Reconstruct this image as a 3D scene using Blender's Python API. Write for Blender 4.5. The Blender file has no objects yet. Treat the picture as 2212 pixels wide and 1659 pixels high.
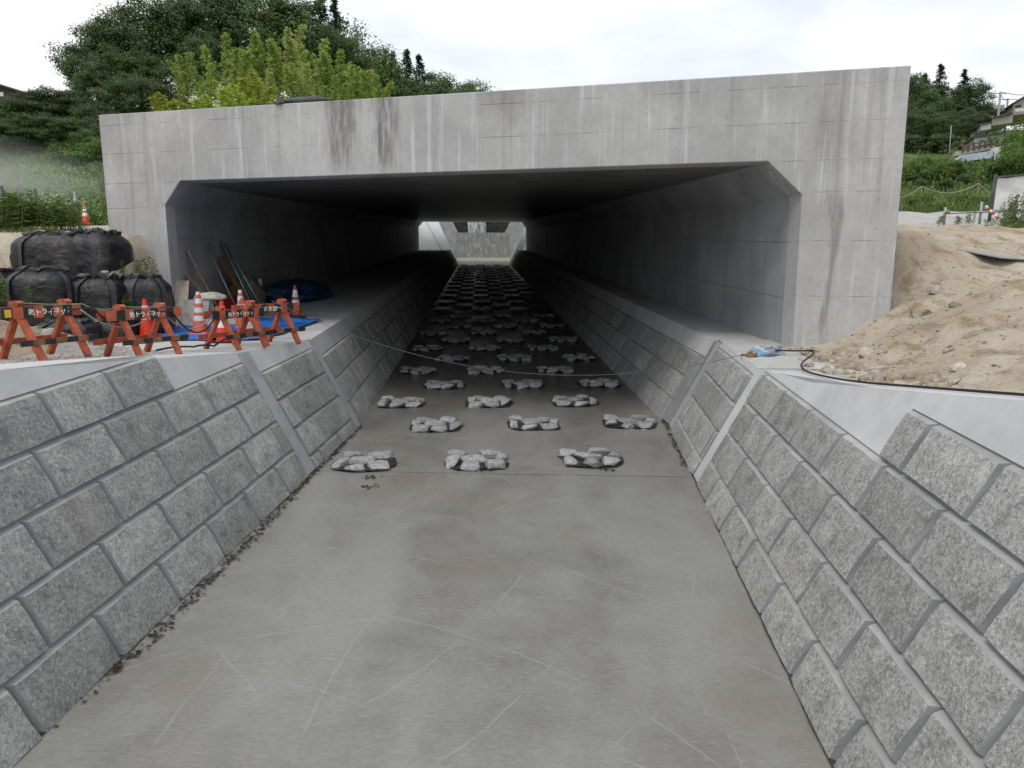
import bpy, bmesh, math, random
import numpy as np
from mathutils import Vector, Matrix, noise as mnoise

random.seed(7); RNG = np.random.default_rng(7)
scene = bpy.context.scene
COL = scene.collection
R = math.radians

# ------------------------------------------------------------------ camera
cam = bpy.data.cameras.new('camera'); cam_o = bpy.data.objects.new('camera', cam); COL.objects.link(cam_o)
cam.sensor_fit = 'HORIZONTAL'; cam.sensor_width = 36.0; cam.lens = 36.0 * 1548 / 2212
cam.clip_start = 0.1; cam.clip_end = 2000
CAMZ = 3.40; PITCH = R(9.3); YAW = R(2.63)
cam_o.location = (0, 0, CAMZ); cam_o.rotation_euler = (math.pi / 2 - PITCH, 0, -YAW)
scene.camera = cam_o
# ------------------------------------------------------------------ sky
SUN_EL, SUN_AZ = R(58), R(-135)          # azimuth from +Y towards +X
world = bpy.data.worlds.new('World'); scene.world = world; world.use_nodes = True
wn = world.node_tree; wn.nodes.clear()
wo = wn.nodes.new('ShaderNodeOutputWorld')
sky = wn.nodes.new('ShaderNodeTexSky'); sky.sky_type = 'NISHITA'; sky.sun_disc = False
sky.sun_elevation = SUN_EL; sky.sun_rotation = SUN_AZ; sky.dust_density = 3.0; sky.air_density = 1.0
b1 = wn.nodes.new('ShaderNodeBackground'); b1.inputs[1].default_value = 0.12
wn.links.new(sky.outputs[0], b1.inputs[0])
b2 = wn.nodes.new('ShaderNodeBackground'); b2.inputs[1].default_value = 1.12
tc = wn.nodes.new('ShaderNodeTexCoord')
mp = wn.nodes.new('ShaderNodeMapping'); mp.inputs['Scale'].default_value = (1.0, 1.0, 2.6); mp.inputs['Location'].default_value = (0.35, 0.1, 0.22)
wn.links.new(tc.outputs['Generated'], mp.inputs[0])
nz = wn.nodes.new('ShaderNodeTexNoise'); nz.inputs['Scale'].default_value = 2.3; nz.inputs['Detail'].default_value = 7; nz.inputs['Roughness'].default_value = 0.52
wn.links.new(mp.outputs[0], nz.inputs['Vector'])
cr = wn.nodes.new('ShaderNodeValToRGB'); cr.color_ramp.elements[0].position = 0.36; cr.color_ramp.elements[0].color = (0.62, 0.68, 0.79, 1)
cr.color_ramp.elements[1].position = 0.62; cr.color_ramp.elements[1].color = (1.0, 1.0, 1.0, 1)
wn.links.new(nz.outputs['Fac'], cr.inputs[0]); wn.links.new(cr.outputs[0], b2.inputs[0])
mx = wn.nodes.new('ShaderNodeMixShader'); mx.inputs[0].default_value = 0.88
wn.links.new(b1.outputs[0], mx.inputs[1]); wn.links.new(b2.outputs[0], mx.inputs[2]); wn.links.new(mx.outputs[0], wo.inputs[0])
# ------------------------------------------------------------------ sun (veiled by cloud)
sl = bpy.data.lights.new('sun', 'SUN'); sl.energy = 1.1; sl.angle = R(18); sl.color = (1.0, 0.97, 0.92)
so = bpy.data.objects.new('sun', sl); COL.objects.link(so); so.location = (0, 0, 60)
sd = Vector((math.sin(SUN_AZ) * math.cos(SUN_EL), math.cos(SUN_AZ) * math.cos(SUN_EL), math.sin(SUN_EL)))
so.rotation_euler = sd.to_track_quat('Z', 'Y').to_euler()
vs = scene.view_settings; vs.view_transform = 'Standard'; vs.look = 'None'; vs.exposure = 0.18; vs.gamma = 1.0; vs.use_curve_mapping = False
scene.cycles.max_bounces = 6; scene.cycles.diffuse_bounces = 2; scene.cycles.glossy_bounces = 3; scene.cycles.transparent_max_bounces = 8
scene.cycles.volume_bounces = 2; scene.cycles.volume_step_rate = 4; scene.cycles.volume_max_steps = 64

# ------------------------------------------------------------------ helpers
FPX = 1548.0
def at(px, py, Y):
    """world point seen at position (px,py) of a 2212x1659 picture at world depth Y (used to read the survey off the photograph)"""
    cp, sp = math.cos(PITCH), math.sin(PITCH); cy, sy = math.cos(YAW), math.sin(YAW)
    a = (px - 1106) / FPX; b = (829.5 - py) / FPX
    d = Vector((sy * cp, cy * cp, -sp)) + Vector((cy, -sy, 0)) * a + Vector((sy * sp, cy * sp, cp)) * b
    return Vector((0, 0, CAMZ)) + d * (Y / d.y)
def smooth(x): x = min(1.0, max(0.0, x)); return x * x * (3 - 2 * x)
def interp(x, xs, ys): return float(np.interp(x, xs, ys))

class MB:
    def __init__(s): s.v = []; s.f = []; s.m = []; s.sm = []
    def add(s, vs_, fs, mi=0, smooth_=False):
        o = len(s.v); s.v += [tuple(p) for p in vs_]
        for f in fs: s.f.append(tuple(i + o for i in f)); s.m.append(mi); s.sm.append(smooth_)
        return s
    def box(s, c, size, mi=0, rot=None):
        hx, hy, hz = size[0] / 2, size[1] / 2, size[2] / 2
        p = [Vector((x, y, z)) for x in (-hx, hx) for y in (-hy, hy) for z in (-hz, hz)]
        if rot is not None: p = [rot @ q for q in p]
        c = Vector(c)
        return s.add([q + c for q in p], [(0, 1, 3, 2), (4, 6, 7, 5), (0, 4, 5, 1), (2, 3, 7, 6), (0, 2, 6, 4), (1, 5, 7, 3)], mi)
    def hexa(s, lo, hi, mi=0):
        """two rings of equal length joined (prism)"""
        n = len(lo); fs = [tuple(range(n - 1, -1, -1)), tuple(range(n, 2 * n))]
        fs += [(i, (i + 1) % n, n + (i + 1) % n, n + i) for i in range(n)]
        return s.add(list(lo) + list(hi), fs, mi)
    def bar(s, a, b, w, h, mi=0, upv=(0, 0, 1)):
        a = Vector(a); b = Vector(b); d = (b - a).normalized(); u = Vector(upv)
        if abs(d.dot(u)) > 0.98: u = Vector((0, 1, 0))
        x = d.cross(u).normalized(); y = x.cross(d).normalized()
        r = [x * sx * w / 2 + y * sy * h / 2 for sx, sy in ((-1, -1), (1, -1), (1, 1), (-1, 1))]
        return s.hexa([a + q for q in r], [b + q for q in r], mi)
    def tube(s, pts, rad, n=8, mi=0, caps=True):
        pts = [Vector(p) for p in pts]; rr = rad if isinstance(rad, (list, tuple)) else [rad] * len(pts)
        vv = []; ref = Vector((0.13, 0.21, 1)).normalized()
        for i, p in enumerate(pts):
            t = (pts[min(i + 1, len(pts) - 1)] - pts[max(i - 1, 0)]).normalized()
            if abs(t.dot(ref)) > 0.95: x = t.cross(Vector((1, 0.1, 0))).normalized()
            else: x = t.cross(ref).normalized()
            y = t.cross(x)
            for k in range(n):
                a = 2 * math.pi * k / n; vv.append(p + (x * math.cos(a) + y * math.sin(a)) * rr[i])
        fs = [(i * n + k, i * n + (k + 1) % n, (i + 1) * n + (k + 1) % n, (i + 1) * n + k) for i in range(len(pts) - 1) for k in range(n)]
        if caps: fs += [tuple(range(n - 1, -1, -1)), tuple((len(pts) - 1) * n + k for k in range(n))]
        return s.add(vv, fs, mi, True)
    def lathe(s, prof, n=20, mi=0, c=(0, 0, 0)):
        c = Vector(c); vv = [c + Vector((r * math.cos(2 * math.pi * k / n), r * math.sin(2 * math.pi * k / n), z)) for r, z in prof for k in range(n)]
        fs = [(i * n + k, i * n + (k + 1) % n, (i + 1) * n + (k + 1) % n, (i + 1) * n + k) for i in range(len(prof) - 1) for k in range(n)]
        fs += [tuple(range(n - 1, -1, -1)), tuple((len(prof) - 1) * n + k for k in range(n))]
        return s.add(vv, fs, mi, True)
    def mesh(s, name, mats, origin=None):
        me = bpy.data.meshes.new(name)
        v = s.v if origin is None else [(p[0] - origin[0], p[1] - origin[1], p[2] - origin[2]) for p in s.v]
        me.from_pydata([tuple(p) for p in v], [], s.f)
        for m in (mats if isinstance(mats, (list, tuple)) else [mats]): me.materials.append(m)
        me.polygons.foreach_set('material_index', s.m); me.polygons.foreach_set('use_smooth', s.sm); me.update()
        return me
    def build(s, name, mats, parent=None, origin=None, fix=True):
        me = s.mesh(name, mats, origin)
        if fix:
            bm = bmesh.new(); bm.from_mesh(me); bmesh.ops.recalc_face_normals(bm, faces=bm.faces); bm.to_mesh(me); bm.free()
        return link(name, me, parent)
def link(name, data, parent=None, loc=None):
    o = bpy.data.objects.new(name, data); COL.objects.link(o)
    if parent is not None: o.parent = parent
    if loc is not None: o.location = loc
    return o
def tag(o, label, cat, group=None, kind=None):
    o['label'] = label; o['category'] = cat
    if group: o['group'] = group
    if kind: o['kind'] = kind
    return o
def thing(name, label, cat, loc=(0, 0, 0), rz=0, group=None):
    e = link(name, None, None, loc); e.rotation_euler = (0, 0, rz); e.empty_display_size = 0.2
    return tag(e, label, cat, group)
def struct(o, label=None):
    o['kind'] = 'structure'
    if label: o['label'] = label
    return o
def dup(root, loc, rz=None, label=None, sc=None, tilt=None):
    r = root.copy(); COL.objects.link(r); r.location = loc
    if rz is not None: r.rotation_euler = (tilt[0] if tilt else 0, tilt[1] if tilt else 0, rz)
    if sc is not None: r.scale = sc if isinstance(sc, (tuple, list)) else (sc, sc, sc)
    if label: r['label'] = label
    for ch in list(root.children):
        c = ch.copy(); COL.objects.link(c); c.parent = r
        for g in list(ch.children):
            d = g.copy(); COL.objects.link(d); d.parent = c
    return r

_U = ['first', 'second', 'third', 'fourth', 'fifth', 'sixth', 'seventh', 'eighth', 'ninth', 'tenth', 'eleventh', 'twelfth', 'thirteenth', 'fourteenth', 'fifteenth', 'sixteenth', 'seventeenth', 'eighteenth', 'nineteenth']
def ordinal(n):
    if n < 20: return _U[n - 1]
    t = {2: 'twent', 3: 'thirt', 4: 'fort'}[n // 10]
    return t + 'ieth' if n % 10 == 0 else t + 'y ' + _U[n % 10 - 1]
# ------------------------------------------------------------------ material helpers
class NT:
    def __init__(s, name, rough=0.8, spec=0.4):
        s.mat = bpy.data.materials.new(name); s.mat.use_nodes = True; s.t = s.mat.node_tree
        s.b = s.t.nodes['Principled BSDF']; s.b.inputs['Roughness'].default_value = rough
        s.b.inputs['Specular IOR Level'].default_value = spec
        s._pos = None
    def node(s, ty, **kw):
        n = s.t.nodes.new(ty)
        for k, v in kw.items(): setattr(n, k, v)
        return n
    def put(s, inp, v):
        if hasattr(v, 'is_linked') or isinstance(v, bpy.types.NodeSocket): s.t.links.new(v, inp)
        else: inp.default_value = v
    @property
    def pos(s):
        if s._pos is None: s._pos = s.node('ShaderNodeNewGeometry').outputs['Position']
        return s._pos
    def obj(s): return s.node('ShaderNodeTexCoord').outputs['Object']
    def maps(s, vec, scale=(1, 1, 1), rot=(0, 0, 0), loc=(0, 0, 0)):
        n = s.node('ShaderNodeMapping'); s.put(n.inputs[0], vec); n.inputs['Scale'].default_value = scale
        n.inputs['Rotation'].default_value = rot; n.inputs['Location'].default_value = loc; return n.outputs[0]
    def noise(s, vec, scale, detail=4, rough=0.55, dist=0):
        n = s.node('ShaderNodeTexNoise'); s.put(n.inputs['Vector'], vec); n.inputs['Scale'].default_value = scale
        n.inputs['Detail'].default_value = detail; n.inputs['Roughness'].default_value = rough; n.inputs['Distortion'].default_value = dist
        return n.outputs['Fac']
    def voro(s, vec, scale, feat='F1'):
        n = s.node('ShaderNodeTexVoronoi'); n.feature = feat; s.put(n.inputs['Vector'], vec); n.inputs['Scale'].default_value = scale
        return n
    def math(s, op, a, b=None, c=None, clamp=False):
        n = s.node('ShaderNodeMath', operation=op); n.use_clamp = clamp; s.put(n.inputs[0], a)
        if b is not None: s.put(n.inputs[1], b)
        if c is not None: s.put(n.inputs[2], c)
        return n.outputs[0]
    def sep(s, vec):
        n = s.node('ShaderNodeSeparateXYZ'); s.put(n.inputs[0], vec); return n.outputs
    def rng(s, v, a, b, c=0.0, d=1.0, smooth_=True):
        n = s.node('ShaderNodeMapRange'); n.interpolation_type = 'SMOOTHSTEP' if smooth_ else 'LINEAR'
        s.put(n.inputs[0], v)
        for i, q in enumerate((a, b, c, d)): n.inputs[1 + i].default_value = q
        return n.outputs[0]
    def ramp(s, fac, stops):
        n = s.node('ShaderNodeValToRGB'); s.put(n.inputs[0], fac); e = n.color_ramp.elements
        while len(e) < len(stops): e.new(0.5)
        for q, (p, c) in zip(e, stops): q.position = p; q.color = (*c, 1) if len(c) == 3 else c
        return n.outputs[0]
    def mix(s, fac, a, b, mode='MIX'):
        n = s.node('ShaderNodeMix', data_type='RGBA', blend_type=mode); s.put(n.inputs[0], fac)
        s.put(n.inputs[6], (*a, 1) if isinstance(a, tuple) and len(a) == 3 else a); s.put(n.inputs[7], (*b, 1) if isinstance(b, tuple) and len(b) == 3 else b)
        return n.outputs[2]
    def bump(s, h, strength=0.3, dist=0.02, prev=None):
        n = s.node('ShaderNodeBump'); s.put(n.inputs['Height'], h); n.inputs['Strength'].default_value = strength; n.inputs['Distance'].default_value = dist
        if prev is not None: s.put(n.inputs['Normal'], prev)
        s.t.links.new(n.outputs[0], s.b.inputs['Normal']); return n.outputs[0]
    def col(s, c): s.put(s.b.inputs['Base Color'], (*c, 1) if isinstance(c, tuple) and len(c) == 3 else c)
    def rough(s, v): s.put(s.b.inputs['Roughness'], v)
    def rand(s): return s.node('ShaderNodeObjectInfo').outputs['Random']
    def island(s): return s.node('ShaderNodeNewGeometry').outputs['Random Per Island']

def plain(name, c, rough=0.7, var=0.15, scale=8, spec=0.4, metal=0.0, bump=0.0, dirt=None):
    m = NT(name, rough, spec); n = m.noise(m.pos, scale, 5, 0.6)
    cc = m.mix(m.rng(n, 0.3, 0.7, 0, 1), tuple(q * (1 - var) for q in c), tuple(min(1, q * (1 + var)) for q in c))
    if dirt: cc = m.mix(m.rng(m.noise(m.pos, scale * 0.6, 6, 0.65), 0.48, 0.72), cc, dirt)
    m.col(cc); m.b.inputs['Metallic'].default_value = metal
    if bump: m.bump(m.noise(m.pos, scale * 6, 4), bump, 0.01)
    return m.mat

M = {}
# -- portal concrete: formwork lines, tie holes, run-off streaks and damp stains
def portal_mat(name, base=(0.45, 0.445, 0.435), lines=True, stains=True):
    m = NT(name, 0.82, 0.3); p = m.pos; x, y, z = m.sep(p)
    big = m.noise(p, 0.55, 5, 0.6); fine = m.noise(p, 9, 6, 0.65)
    c = m.mix(m.rng(big, 0.32, 0.7), tuple(q * 0.78 for q in base), tuple(q * 1.12 for q in base))
    c = m.mix(m.math('MULTIPLY', m.rng(fine, 0.3, 0.75), 0.35), c, (0.30, 0.30, 0.29))
    st = m.noise(m.maps(p, (3.4, 3.4, 0.17)), 2.2, 6, 0.62)          # run-off streaks
    c = m.mix(m.math('MULTIPLY', m.rng(st, 0.54, 0.68), 0.55), c, (0.60, 0.61, 0.63))
    st2 = m.noise(m.maps(p, (2.1, 2.1, 0.10), loc=(4, 2, 7)), 2.0, 6, 0.6)
    c = m.mix(m.math('MULTIPLY', m.rng(st2, 0.52, 0.72), 0.6), c, (0.27, 0.262, 0.25))
    st3 = m.noise(m.maps(p, (9, 9, 0.22), loc=(1, 8, 3)), 2.6, 4, 0.6)
    c = m.mix(m.math('MULTIPLY', m.rng(st3, 0.58, 0.74), 0.4), c, (0.62, 0.62, 0.625))
    if stains:
        wob = m.math('ADD', x, m.math('MULTIPLY', m.math('SUBTRACT', m.noise(m.maps(p, (3, 3, 0.5)), 1.5, 4), 0.5), 0.55)); sn = m.noise(m.maps(p, (7, 7, 1.0)), 1.6, 6, 0.75)
        for cx, w, zt, zb, k in ((-2.40, 0.42, 6.6, 5.05, 0.78), (-1.66, 0.34, 6.6, 4.95, 0.85), (0.4, 0.6, 6.6, 5.75, 0.40), (5.45, 0.09, 4.4, 2.1, 0.55), (5.35, 0.35, 6.6, 4.9, 0.35), (3.0, 0.6, 6.6, 5.9, 0.40), (-6.6, 0.4, 3.6, 2.2, 0.3)):
            a = m.rng(m.math('ABSOLUTE', m.math('SUBTRACT', wob, cx)), w, w * 0.25)
            b = m.rng(z, zb - 0.25, zb + 0.5)
            a = m.math('MULTIPLY', m.math('MULTIPLY', a, b), m.rng(sn, 0.34, 0.62, 0.15, k))
            a = m.math('MULTIPLY', a, m.rng(z, zt + 0.3, zt - 0.2))
            c = m.mix(a, c, (0.14, 0.127, 0.11))
        blot = m.math('MULTIPLY', m.rng(m.noise(p, 2.6, 7, 0.7), 0.60, 0.74), m.rng(z, 5.2, 4.0))
        blot = m.math('MULTIPLY', blot, m.rng(m.noise(p, 0.5, 2), 0.42, 0.6))
        c = m.mix(m.math('MULTIPLY', blot, 0.55), c, (0.10, 0.10, 0.105))
    h = m.noise(p, 30, 5, 0.6)
    if lines:
        wob = m.math('MULTIPLY', m.math('SUBTRACT', m.noise(p, 0.35, 2), 0.5), 0.03)
        zz = m.math('ADD', z, wob); acc = None
        for zi in (2.10, 2.94, 3.79, 4.52, 4.99, 5.55, 6.08):
            l = m.rng(m.math('ABSOLUTE', m.math('SUBTRACT', zz, zi)), 0.014, 0.002)
            acc = l if acc is None else m.math('MAXIMUM', acc, l)
        br = m.rng(m.noise(m.maps(p, (1, 1, 0.02)), 1.1, 4, 0.7), 0.45, 0.65, 0.0, 1)
        acc = m.math('MULTIPLY', acc, br)
        fx = m.math('FRACT', m.math('MULTIPLY', m.math('ADD', x, 0.17), 1 / 1.8))
        vl = m.rng(m.math('ABSOLUTE', m.math('SUBTRACT', fx, 0.5)), 0.005, 0.001)
        acc = m.math('MAXIMUM', acc, m.math('MULTIPLY', vl, m.rng(m.noise(m.maps(p, (0.6, 0.6, 0.6), loc=(3, 3, 3)), 1.0, 3), 0.45, 0.65, 0, 0.55)))
        # tie holes
        hx = m.math('SUBTRACT', m.math('FRACT', m.math('MULTIPLY', m.math('ADD', x, 0.1), 1 / 0.72)), 0.5)
        hz = m.math('SUBTRACT', m.math('FRACT', m.math('MULTIPLY', m.math('ADD', z, 0.12), 1 / 0.43)), 0.5)
        dd = m.math('ADD', m.math('POWER', m.math('MULTIPLY', hx, 0.72), 2), m.math('POWER', m.math('MULTIPLY', hz, 0.43), 2))
        hole = m.math('MULTIPLY', m.rng(dd, 0.018 ** 2, 0.011 ** 2), m.rng(m.noise(m.maps(p, (1, 1, 1), loc=(9, 1, 2)), 1.7, 2), 0.42, 0.5))
        acc = m.math('MAXIMUM', acc, m.math('MULTIPLY', hole, 0.6))
        c = m.mix(m.math('MULTIPLY', acc, 0.45), c, (0.12, 0.12, 0.12))
        h = m.math('SUBTRACT', h, m.math('MULTIPLY', acc, 2.0))
    m.col(c); m.bump(h, 0.35, 0.006); m.rough(m.rng(fine, 0.3, 0.7, 0.7, 0.9)); return m.mat
M['portal'] = portal_mat('formed_concrete')
def tunnel_mat():
    m = NT('tunnel_concrete', 0.6, 0.4); p = m.pos; x, y, z = m.sep(p)
    c = m.mix(m.rng(m.noise(p, 0.7, 5, 0.6), 0.3, 0.7), (0.27, 0.275, 0.28), (0.37, 0.375, 0.38))
    c = m.mix(m.math('MULTIPLY', m.rng(m.noise(m.maps(p, (1.2, 1.2, 0.12)), 2.5, 6, 0.65), 0.55, 0.7), 0.5), c, (0.16, 0.16, 0.16))
    acc = None
    fy = m.math('FRACT', m.math('MULTIPLY', y, 1 / 1.25)); l1 = m.rng(m.math('ABSOLUTE', m.math('SUBTRACT', fy, 0.5)), 0.010, 0.002)
    l1 = m.math('MULTIPLY', l1, m.rng(m.noise(p, 0.5, 3), 0.4, 0.55, 0.2, 1))
    zz = m.math('SUBTRACT', z, m.math('MULTIPLY', y, 0.0462))
    for zi in (2.35, 3.25):
        l = m.rng(m.math('ABSOLUTE', m.math('SUBTRACT', zz, zi)), 0.012, 0.002); acc = l if acc is None else m.math('MAXIMUM', acc, l)
    acc = m.math('MAXIMUM', acc, l1)
    c = m.mix(m.math('MULTIPLY', acc, 0.6), c, (0.09, 0.09, 0.09))
    m.col(c); m.rough(m.rng(m.noise(m.maps(p, (0.6, 0.15, 3)), 3, 5), 0.3, 0.7, 0.62, 0.85))
    m.bump(m.math('SUBTRACT', m.noise(m.maps(p, (1, 1, 0.4)), 5, 4, 0.6), acc), 0.15, 0.006); return m.mat
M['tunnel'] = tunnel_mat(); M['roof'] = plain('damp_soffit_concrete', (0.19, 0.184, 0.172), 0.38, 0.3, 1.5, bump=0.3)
# -- new pale concrete of copings, benches and joints
def pale_mat(name, base, dark=0.8, pits=True):
    m = NT(name, 0.85, 0.3); p = m.pos
    c = m.mix(m.rng(m.noise(p, 1.3, 6, 0.62), 0.3, 0.72), tuple(q * dark for q in base), base)
    c = m.mix(m.math('MULTIPLY', m.rng(m.noise(p, 7, 6, 0.7), 0.5, 0.75), 0.4), c, tuple(q * 0.62 for q in base))
    c = m.mix(m.math('MULTIPLY', m.rng(m.noise(p, 0.9, 3, 0.5), 0.62, 0.75), 0.4), c, (base[0] * 0.85, base[1] * 0.78, base[2] * 0.66))
    if pits:
        v = m.voro(m.maps(p, (1, 1, 1)), 26).outputs['Distance']
        pit = m.math('MULTIPLY', m.rng(v, 0.16, 0.07), m.rng(m.noise(p, 3, 3), 0.5, 0.62))
        c = m.mix(m.math('MULTIPLY', pit, 0.6), c, tuple(q * 0.35 for q in base))
    m.col(c); m.bump(m.noise(p, 34, 6, 0.7), 0.4, 0.006); return m.mat
M['coping'] = pale_mat('pale_coping_concrete', (0.565, 0.565, 0.56))
M['bench'] = pale_mat('pale_bench_concrete', (0.52, 0.52, 0.51), 0.78)
M['strip'] = pale_mat('joint_strip_concrete', (0.42, 0.425, 0.43), 0.72)
M['backing'] = pale_mat('wall_backing_concrete', (0.33, 0.335, 0.34), 0.7)
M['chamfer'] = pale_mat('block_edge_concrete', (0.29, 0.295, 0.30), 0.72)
M['lit_ledge'] = pale_mat('sky_lit_block_ledge', (0.44, 0.438, 0.43), 0.65)  # paler than the other block edges: sky light on the top bevels painted in
def block_mat():
    m = NT('split_face_block', 0.92, 0.25); p = m.pos; r = m.rand()
    a = m.noise(p, 30, 4, 0.85); b = m.noise(p, 5.0, 5, 0.7); g = m.noise(p, 95, 2, 0.8)
    c = m.ramp(a, [(0.28, (0.14, 0.142, 0.145)), (0.43, (0.27, 0.273, 0.277)), (0.56, (0.385, 0.39, 0.393)), (0.72, (0.64, 0.645, 0.64))])
    c = m.mix(m.rng(g, 0.42, 0.30, 0, 0.5), c, (0.075, 0.076, 0.078))
    c = m.mix(m.rng(g, 0.56, 0.70, 0, 0.55), c, (0.62, 0.62, 0.60))
    c = m.mix(m.rng(b, 0.52, 0.68, 0, 0.6), c, (0.52, 0.523, 0.52))
    c = m.mix(m.rng(b, 0.48, 0.32, 0, 0.6), c, (0.15, 0.151, 0.153))
    c = m.mix(m.rng(m.noise(p, 0.8, 3), 0.60, 0.74, 0, 0.35), c, (0.36, 0.33, 0.28))
    c = m.mix(1.0, c, (1.02, 1.0, 0.955), 'MULTIPLY')
    n = m.node('ShaderNodeVectorMath', operation='SCALE'); m.put(n.inputs[0], c); m.put(n.inputs['Scale'], m.rng(r, 0, 1, 1.02, 1.48, False))
    m.col(n.outputs[0]); k = m.bump(b, 0.8, 0.06); m.bump(a, 0.9, 0.05, k); return m.mat
M['block'] = block_mat()
# -- channel bed: wet brushed concrete under a thin film of water
def bed_mat():
    m = NT('wet_channel_concrete', 0.35, 0.5); p = m.pos; x, y, z = m.sep(p)
    big = m.noise(m.maps(p, (0.8, 0.45, 1)), 0.9, 4, 0.6, 0.4); mid = m.noise(m.maps(p, (0.8, 1.1, 1), rot=(0, 0, 0.5)), 1.7, 5, 0.66); fine = m.noise(p, 26, 3, 0.7)
    c = m.mix(m.rng(big, 0.32, 0.68), (0.172, 0.166, 0.146), (0.262, 0.257, 0.238))
    c = m.mix(m.rng(mid, 0.35, 0.72, 0, 0.5), c, (0.275, 0.273, 0.255))
    gr = m.noise(m.maps(p, (0.9, 2.2, 1), rot=(0, 0, 0.08)), 21, 4, 0.8)
    c = m.mix(m.rng(gr, 0.50, 0.68, 0, 0.30), c, (0.11, 0.107, 0.094)); c = m.mix(m.rng(gr, 0.48, 0.34, 0, 0.30), c, (0.36, 0.358, 0.34))
    c = m.mix(m.rng(m.noise(p, 0.7, 3, 0.5), 0.58, 0.74, 0, 0.45), c, (0.21, 0.175, 0.125))
    # trowel arcs and scratches
    wv = m.math('MULTIPLY', m.math('SUBTRACT', m.noise(p, 1.6, 2), 0.5), 0.10)
    for cx, cy, sp, ofs in ((-5.2, 9.0, 0.83, 0.2), (6.5, 4.0, 0.97, 0.5), (1.0, -3.5, 1.31, 0.1), (-3.0, 1.0, 1.13, 0.7), (5.5, 11.5, 1.05, 0.3)):   # sweeping trowel arcs
        d = m.math('SQRT', m.math('ADD', m.math('POWER', m.math('SUBTRACT', x, cx), 2), m.math('POWER', m.math('SUBTRACT', y, cy), 2)))
        f_ = m.math('FRACT', m.math('MULTIPLY', m.math('ADD', m.math('ADD', d, wv), ofs), 1 / sp))
        ln = m.rng(m.math('ABSOLUTE', m.math('SUBTRACT', f_, 0.5)), 0.013 / sp, 0.003 / sp)
        ln = m.math('MULTIPLY', ln, m.rng(m.noise(m.maps(p, (1, 1, 1), loc=(cx, cy, ofs * 9)), 0.7, 3), 0.50, 0.64, 0, 0.42))
        c = m.mix(ln, c, (0.34, 0.338, 0.325))
    jn = m.rng(m.math('ABSOLUTE', m.math('SUBTRACT', m.math('ADD', m.math('SUBTRACT', y, 9.86), m.math('MULTIPLY', x, 0.09)), m.math('MULTIPLY', m.noise(p, 1, 3), 0.04))), 0.016, 0.004)
    c = m.mix(m.math('MULTIPLY', jn, 0.75), c, (0.06, 0.05, 0.04))
    film_shade = m.math('MULTIPLY', m.rng(m.math('ADD', y, m.math('MULTIPLY', m.math('SUBTRACT', m.noise(p, 0.8, 4), 0.5), 3.0)), 11.5, 16.0), 0.62)   # water film; its dark tone also paints in the tunnel's shade
    c = m.mix(film_shade, c, (0.040, 0.039, 0.035)); m.col(c)
    wet = m.noise(m.maps(p, (0.7, 0.35, 1), loc=(5, 1, 0)), 1.1, 5, 0.6)
    m.rough(m.math('SUBTRACT', m.rng(wet, 0.34, 0.66, 0.25, 0.50), m.math('MULTIPLY', film_shade, 0.2)))
    rip = m.noise(m.maps(p, (0.8, 3.4, 1), rot=(0, 0, 0.06)), 11, 4, 0.65, 0.4)
    k = m.bump(m.math('ADD', rip, gr), 0.20, 0.03); m.bump(m.math('ADD', fine, m.math('MULTIPLY', jn, -2.0)), 0.28, 0.006, k); return m.mat
M['bed'] = bed_mat()
def stone_mat(name, base, scale=9):
    m = NT(name, 0.85, 0.3); p = m.pos
    a = m.noise(p, scale, 7, 0.68)
    c = m.mix(m.rng(a, 0.3, 0.7), tuple(q * 0.55 for q in base), tuple(min(1, q * 1.15) for q in base))
    br = m.rng(m.rand(), 0, 1, 0.8, 1.12, False); n = m.node('ShaderNodeVectorMath', operation='SCALE'); m.put(n.inputs[0], c); m.put(n.inputs['Scale'], br)
    m.col(n.outputs[0]); m.bump(a, 0.3, 0.02); return m.mat
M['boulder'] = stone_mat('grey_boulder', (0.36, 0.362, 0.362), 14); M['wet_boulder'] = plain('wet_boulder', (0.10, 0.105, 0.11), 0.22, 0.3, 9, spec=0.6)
M['rock'] = stone_mat('buff_field_stone', (0.37, 0.31, 0.235)); M['rock_pale'] = stone_mat('pale_field_stone', (0.46, 0.42, 0.36))
def sand_mat(name, a, b, dk, sc=1.0):
    m = NT(name, 0.95, 0.15); p = m.pos
    c = m.mix(m.rng(m.noise(p, 0.55 * sc, 6, 0.62), 0.32, 0.68), a, b)
    c = m.mix(m.math('MULTIPLY', m.rng(m.noise(m.maps(p, (1.2, 0.5, 1), rot=(0, 0, 0.5)), 2.6 * sc, 7, 0.7), 0.47, 0.66), 0.8), c, dk)
    c = m.mix(m.math('MULTIPLY', m.rng(m.noise(p, 28 * sc, 5, 0.75), 0.54, 0.7), 0.6), c, tuple(q * 0.55 for q in dk))
    c = m.mix(m.math('MULTIPLY', m.rng(m.noise(p, 45 * sc, 3, 0.7), 0.60, 0.72), 0.5), c, tuple(min(1, q * 1.35) for q in b))
    m.col(c); k = m.bump(m.noise(p, 5, 7, 0.7), 0.7, 0.06); m.bump(m.noise(p, 40, 5, 0.75), 0.5, 0.015, k); return m.mat
M['sand'] = sand_mat('buff_sand', (0.41, 0.34, 0.25), (0.54, 0.475, 0.375), (0.25, 0.182, 0.115))
M['gravel'] = sand_mat('grey_gravel', (0.36, 0.35, 0.32), (0.47, 0.46, 0.43), (0.22, 0.20, 0.17), 1.6)
M['dirt'] = sand_mat('brown_dirt', (0.30, 0.235, 0.165), (0.40, 0.33, 0.25), (0.17, 0.13, 0.085), 1.2)
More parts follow.
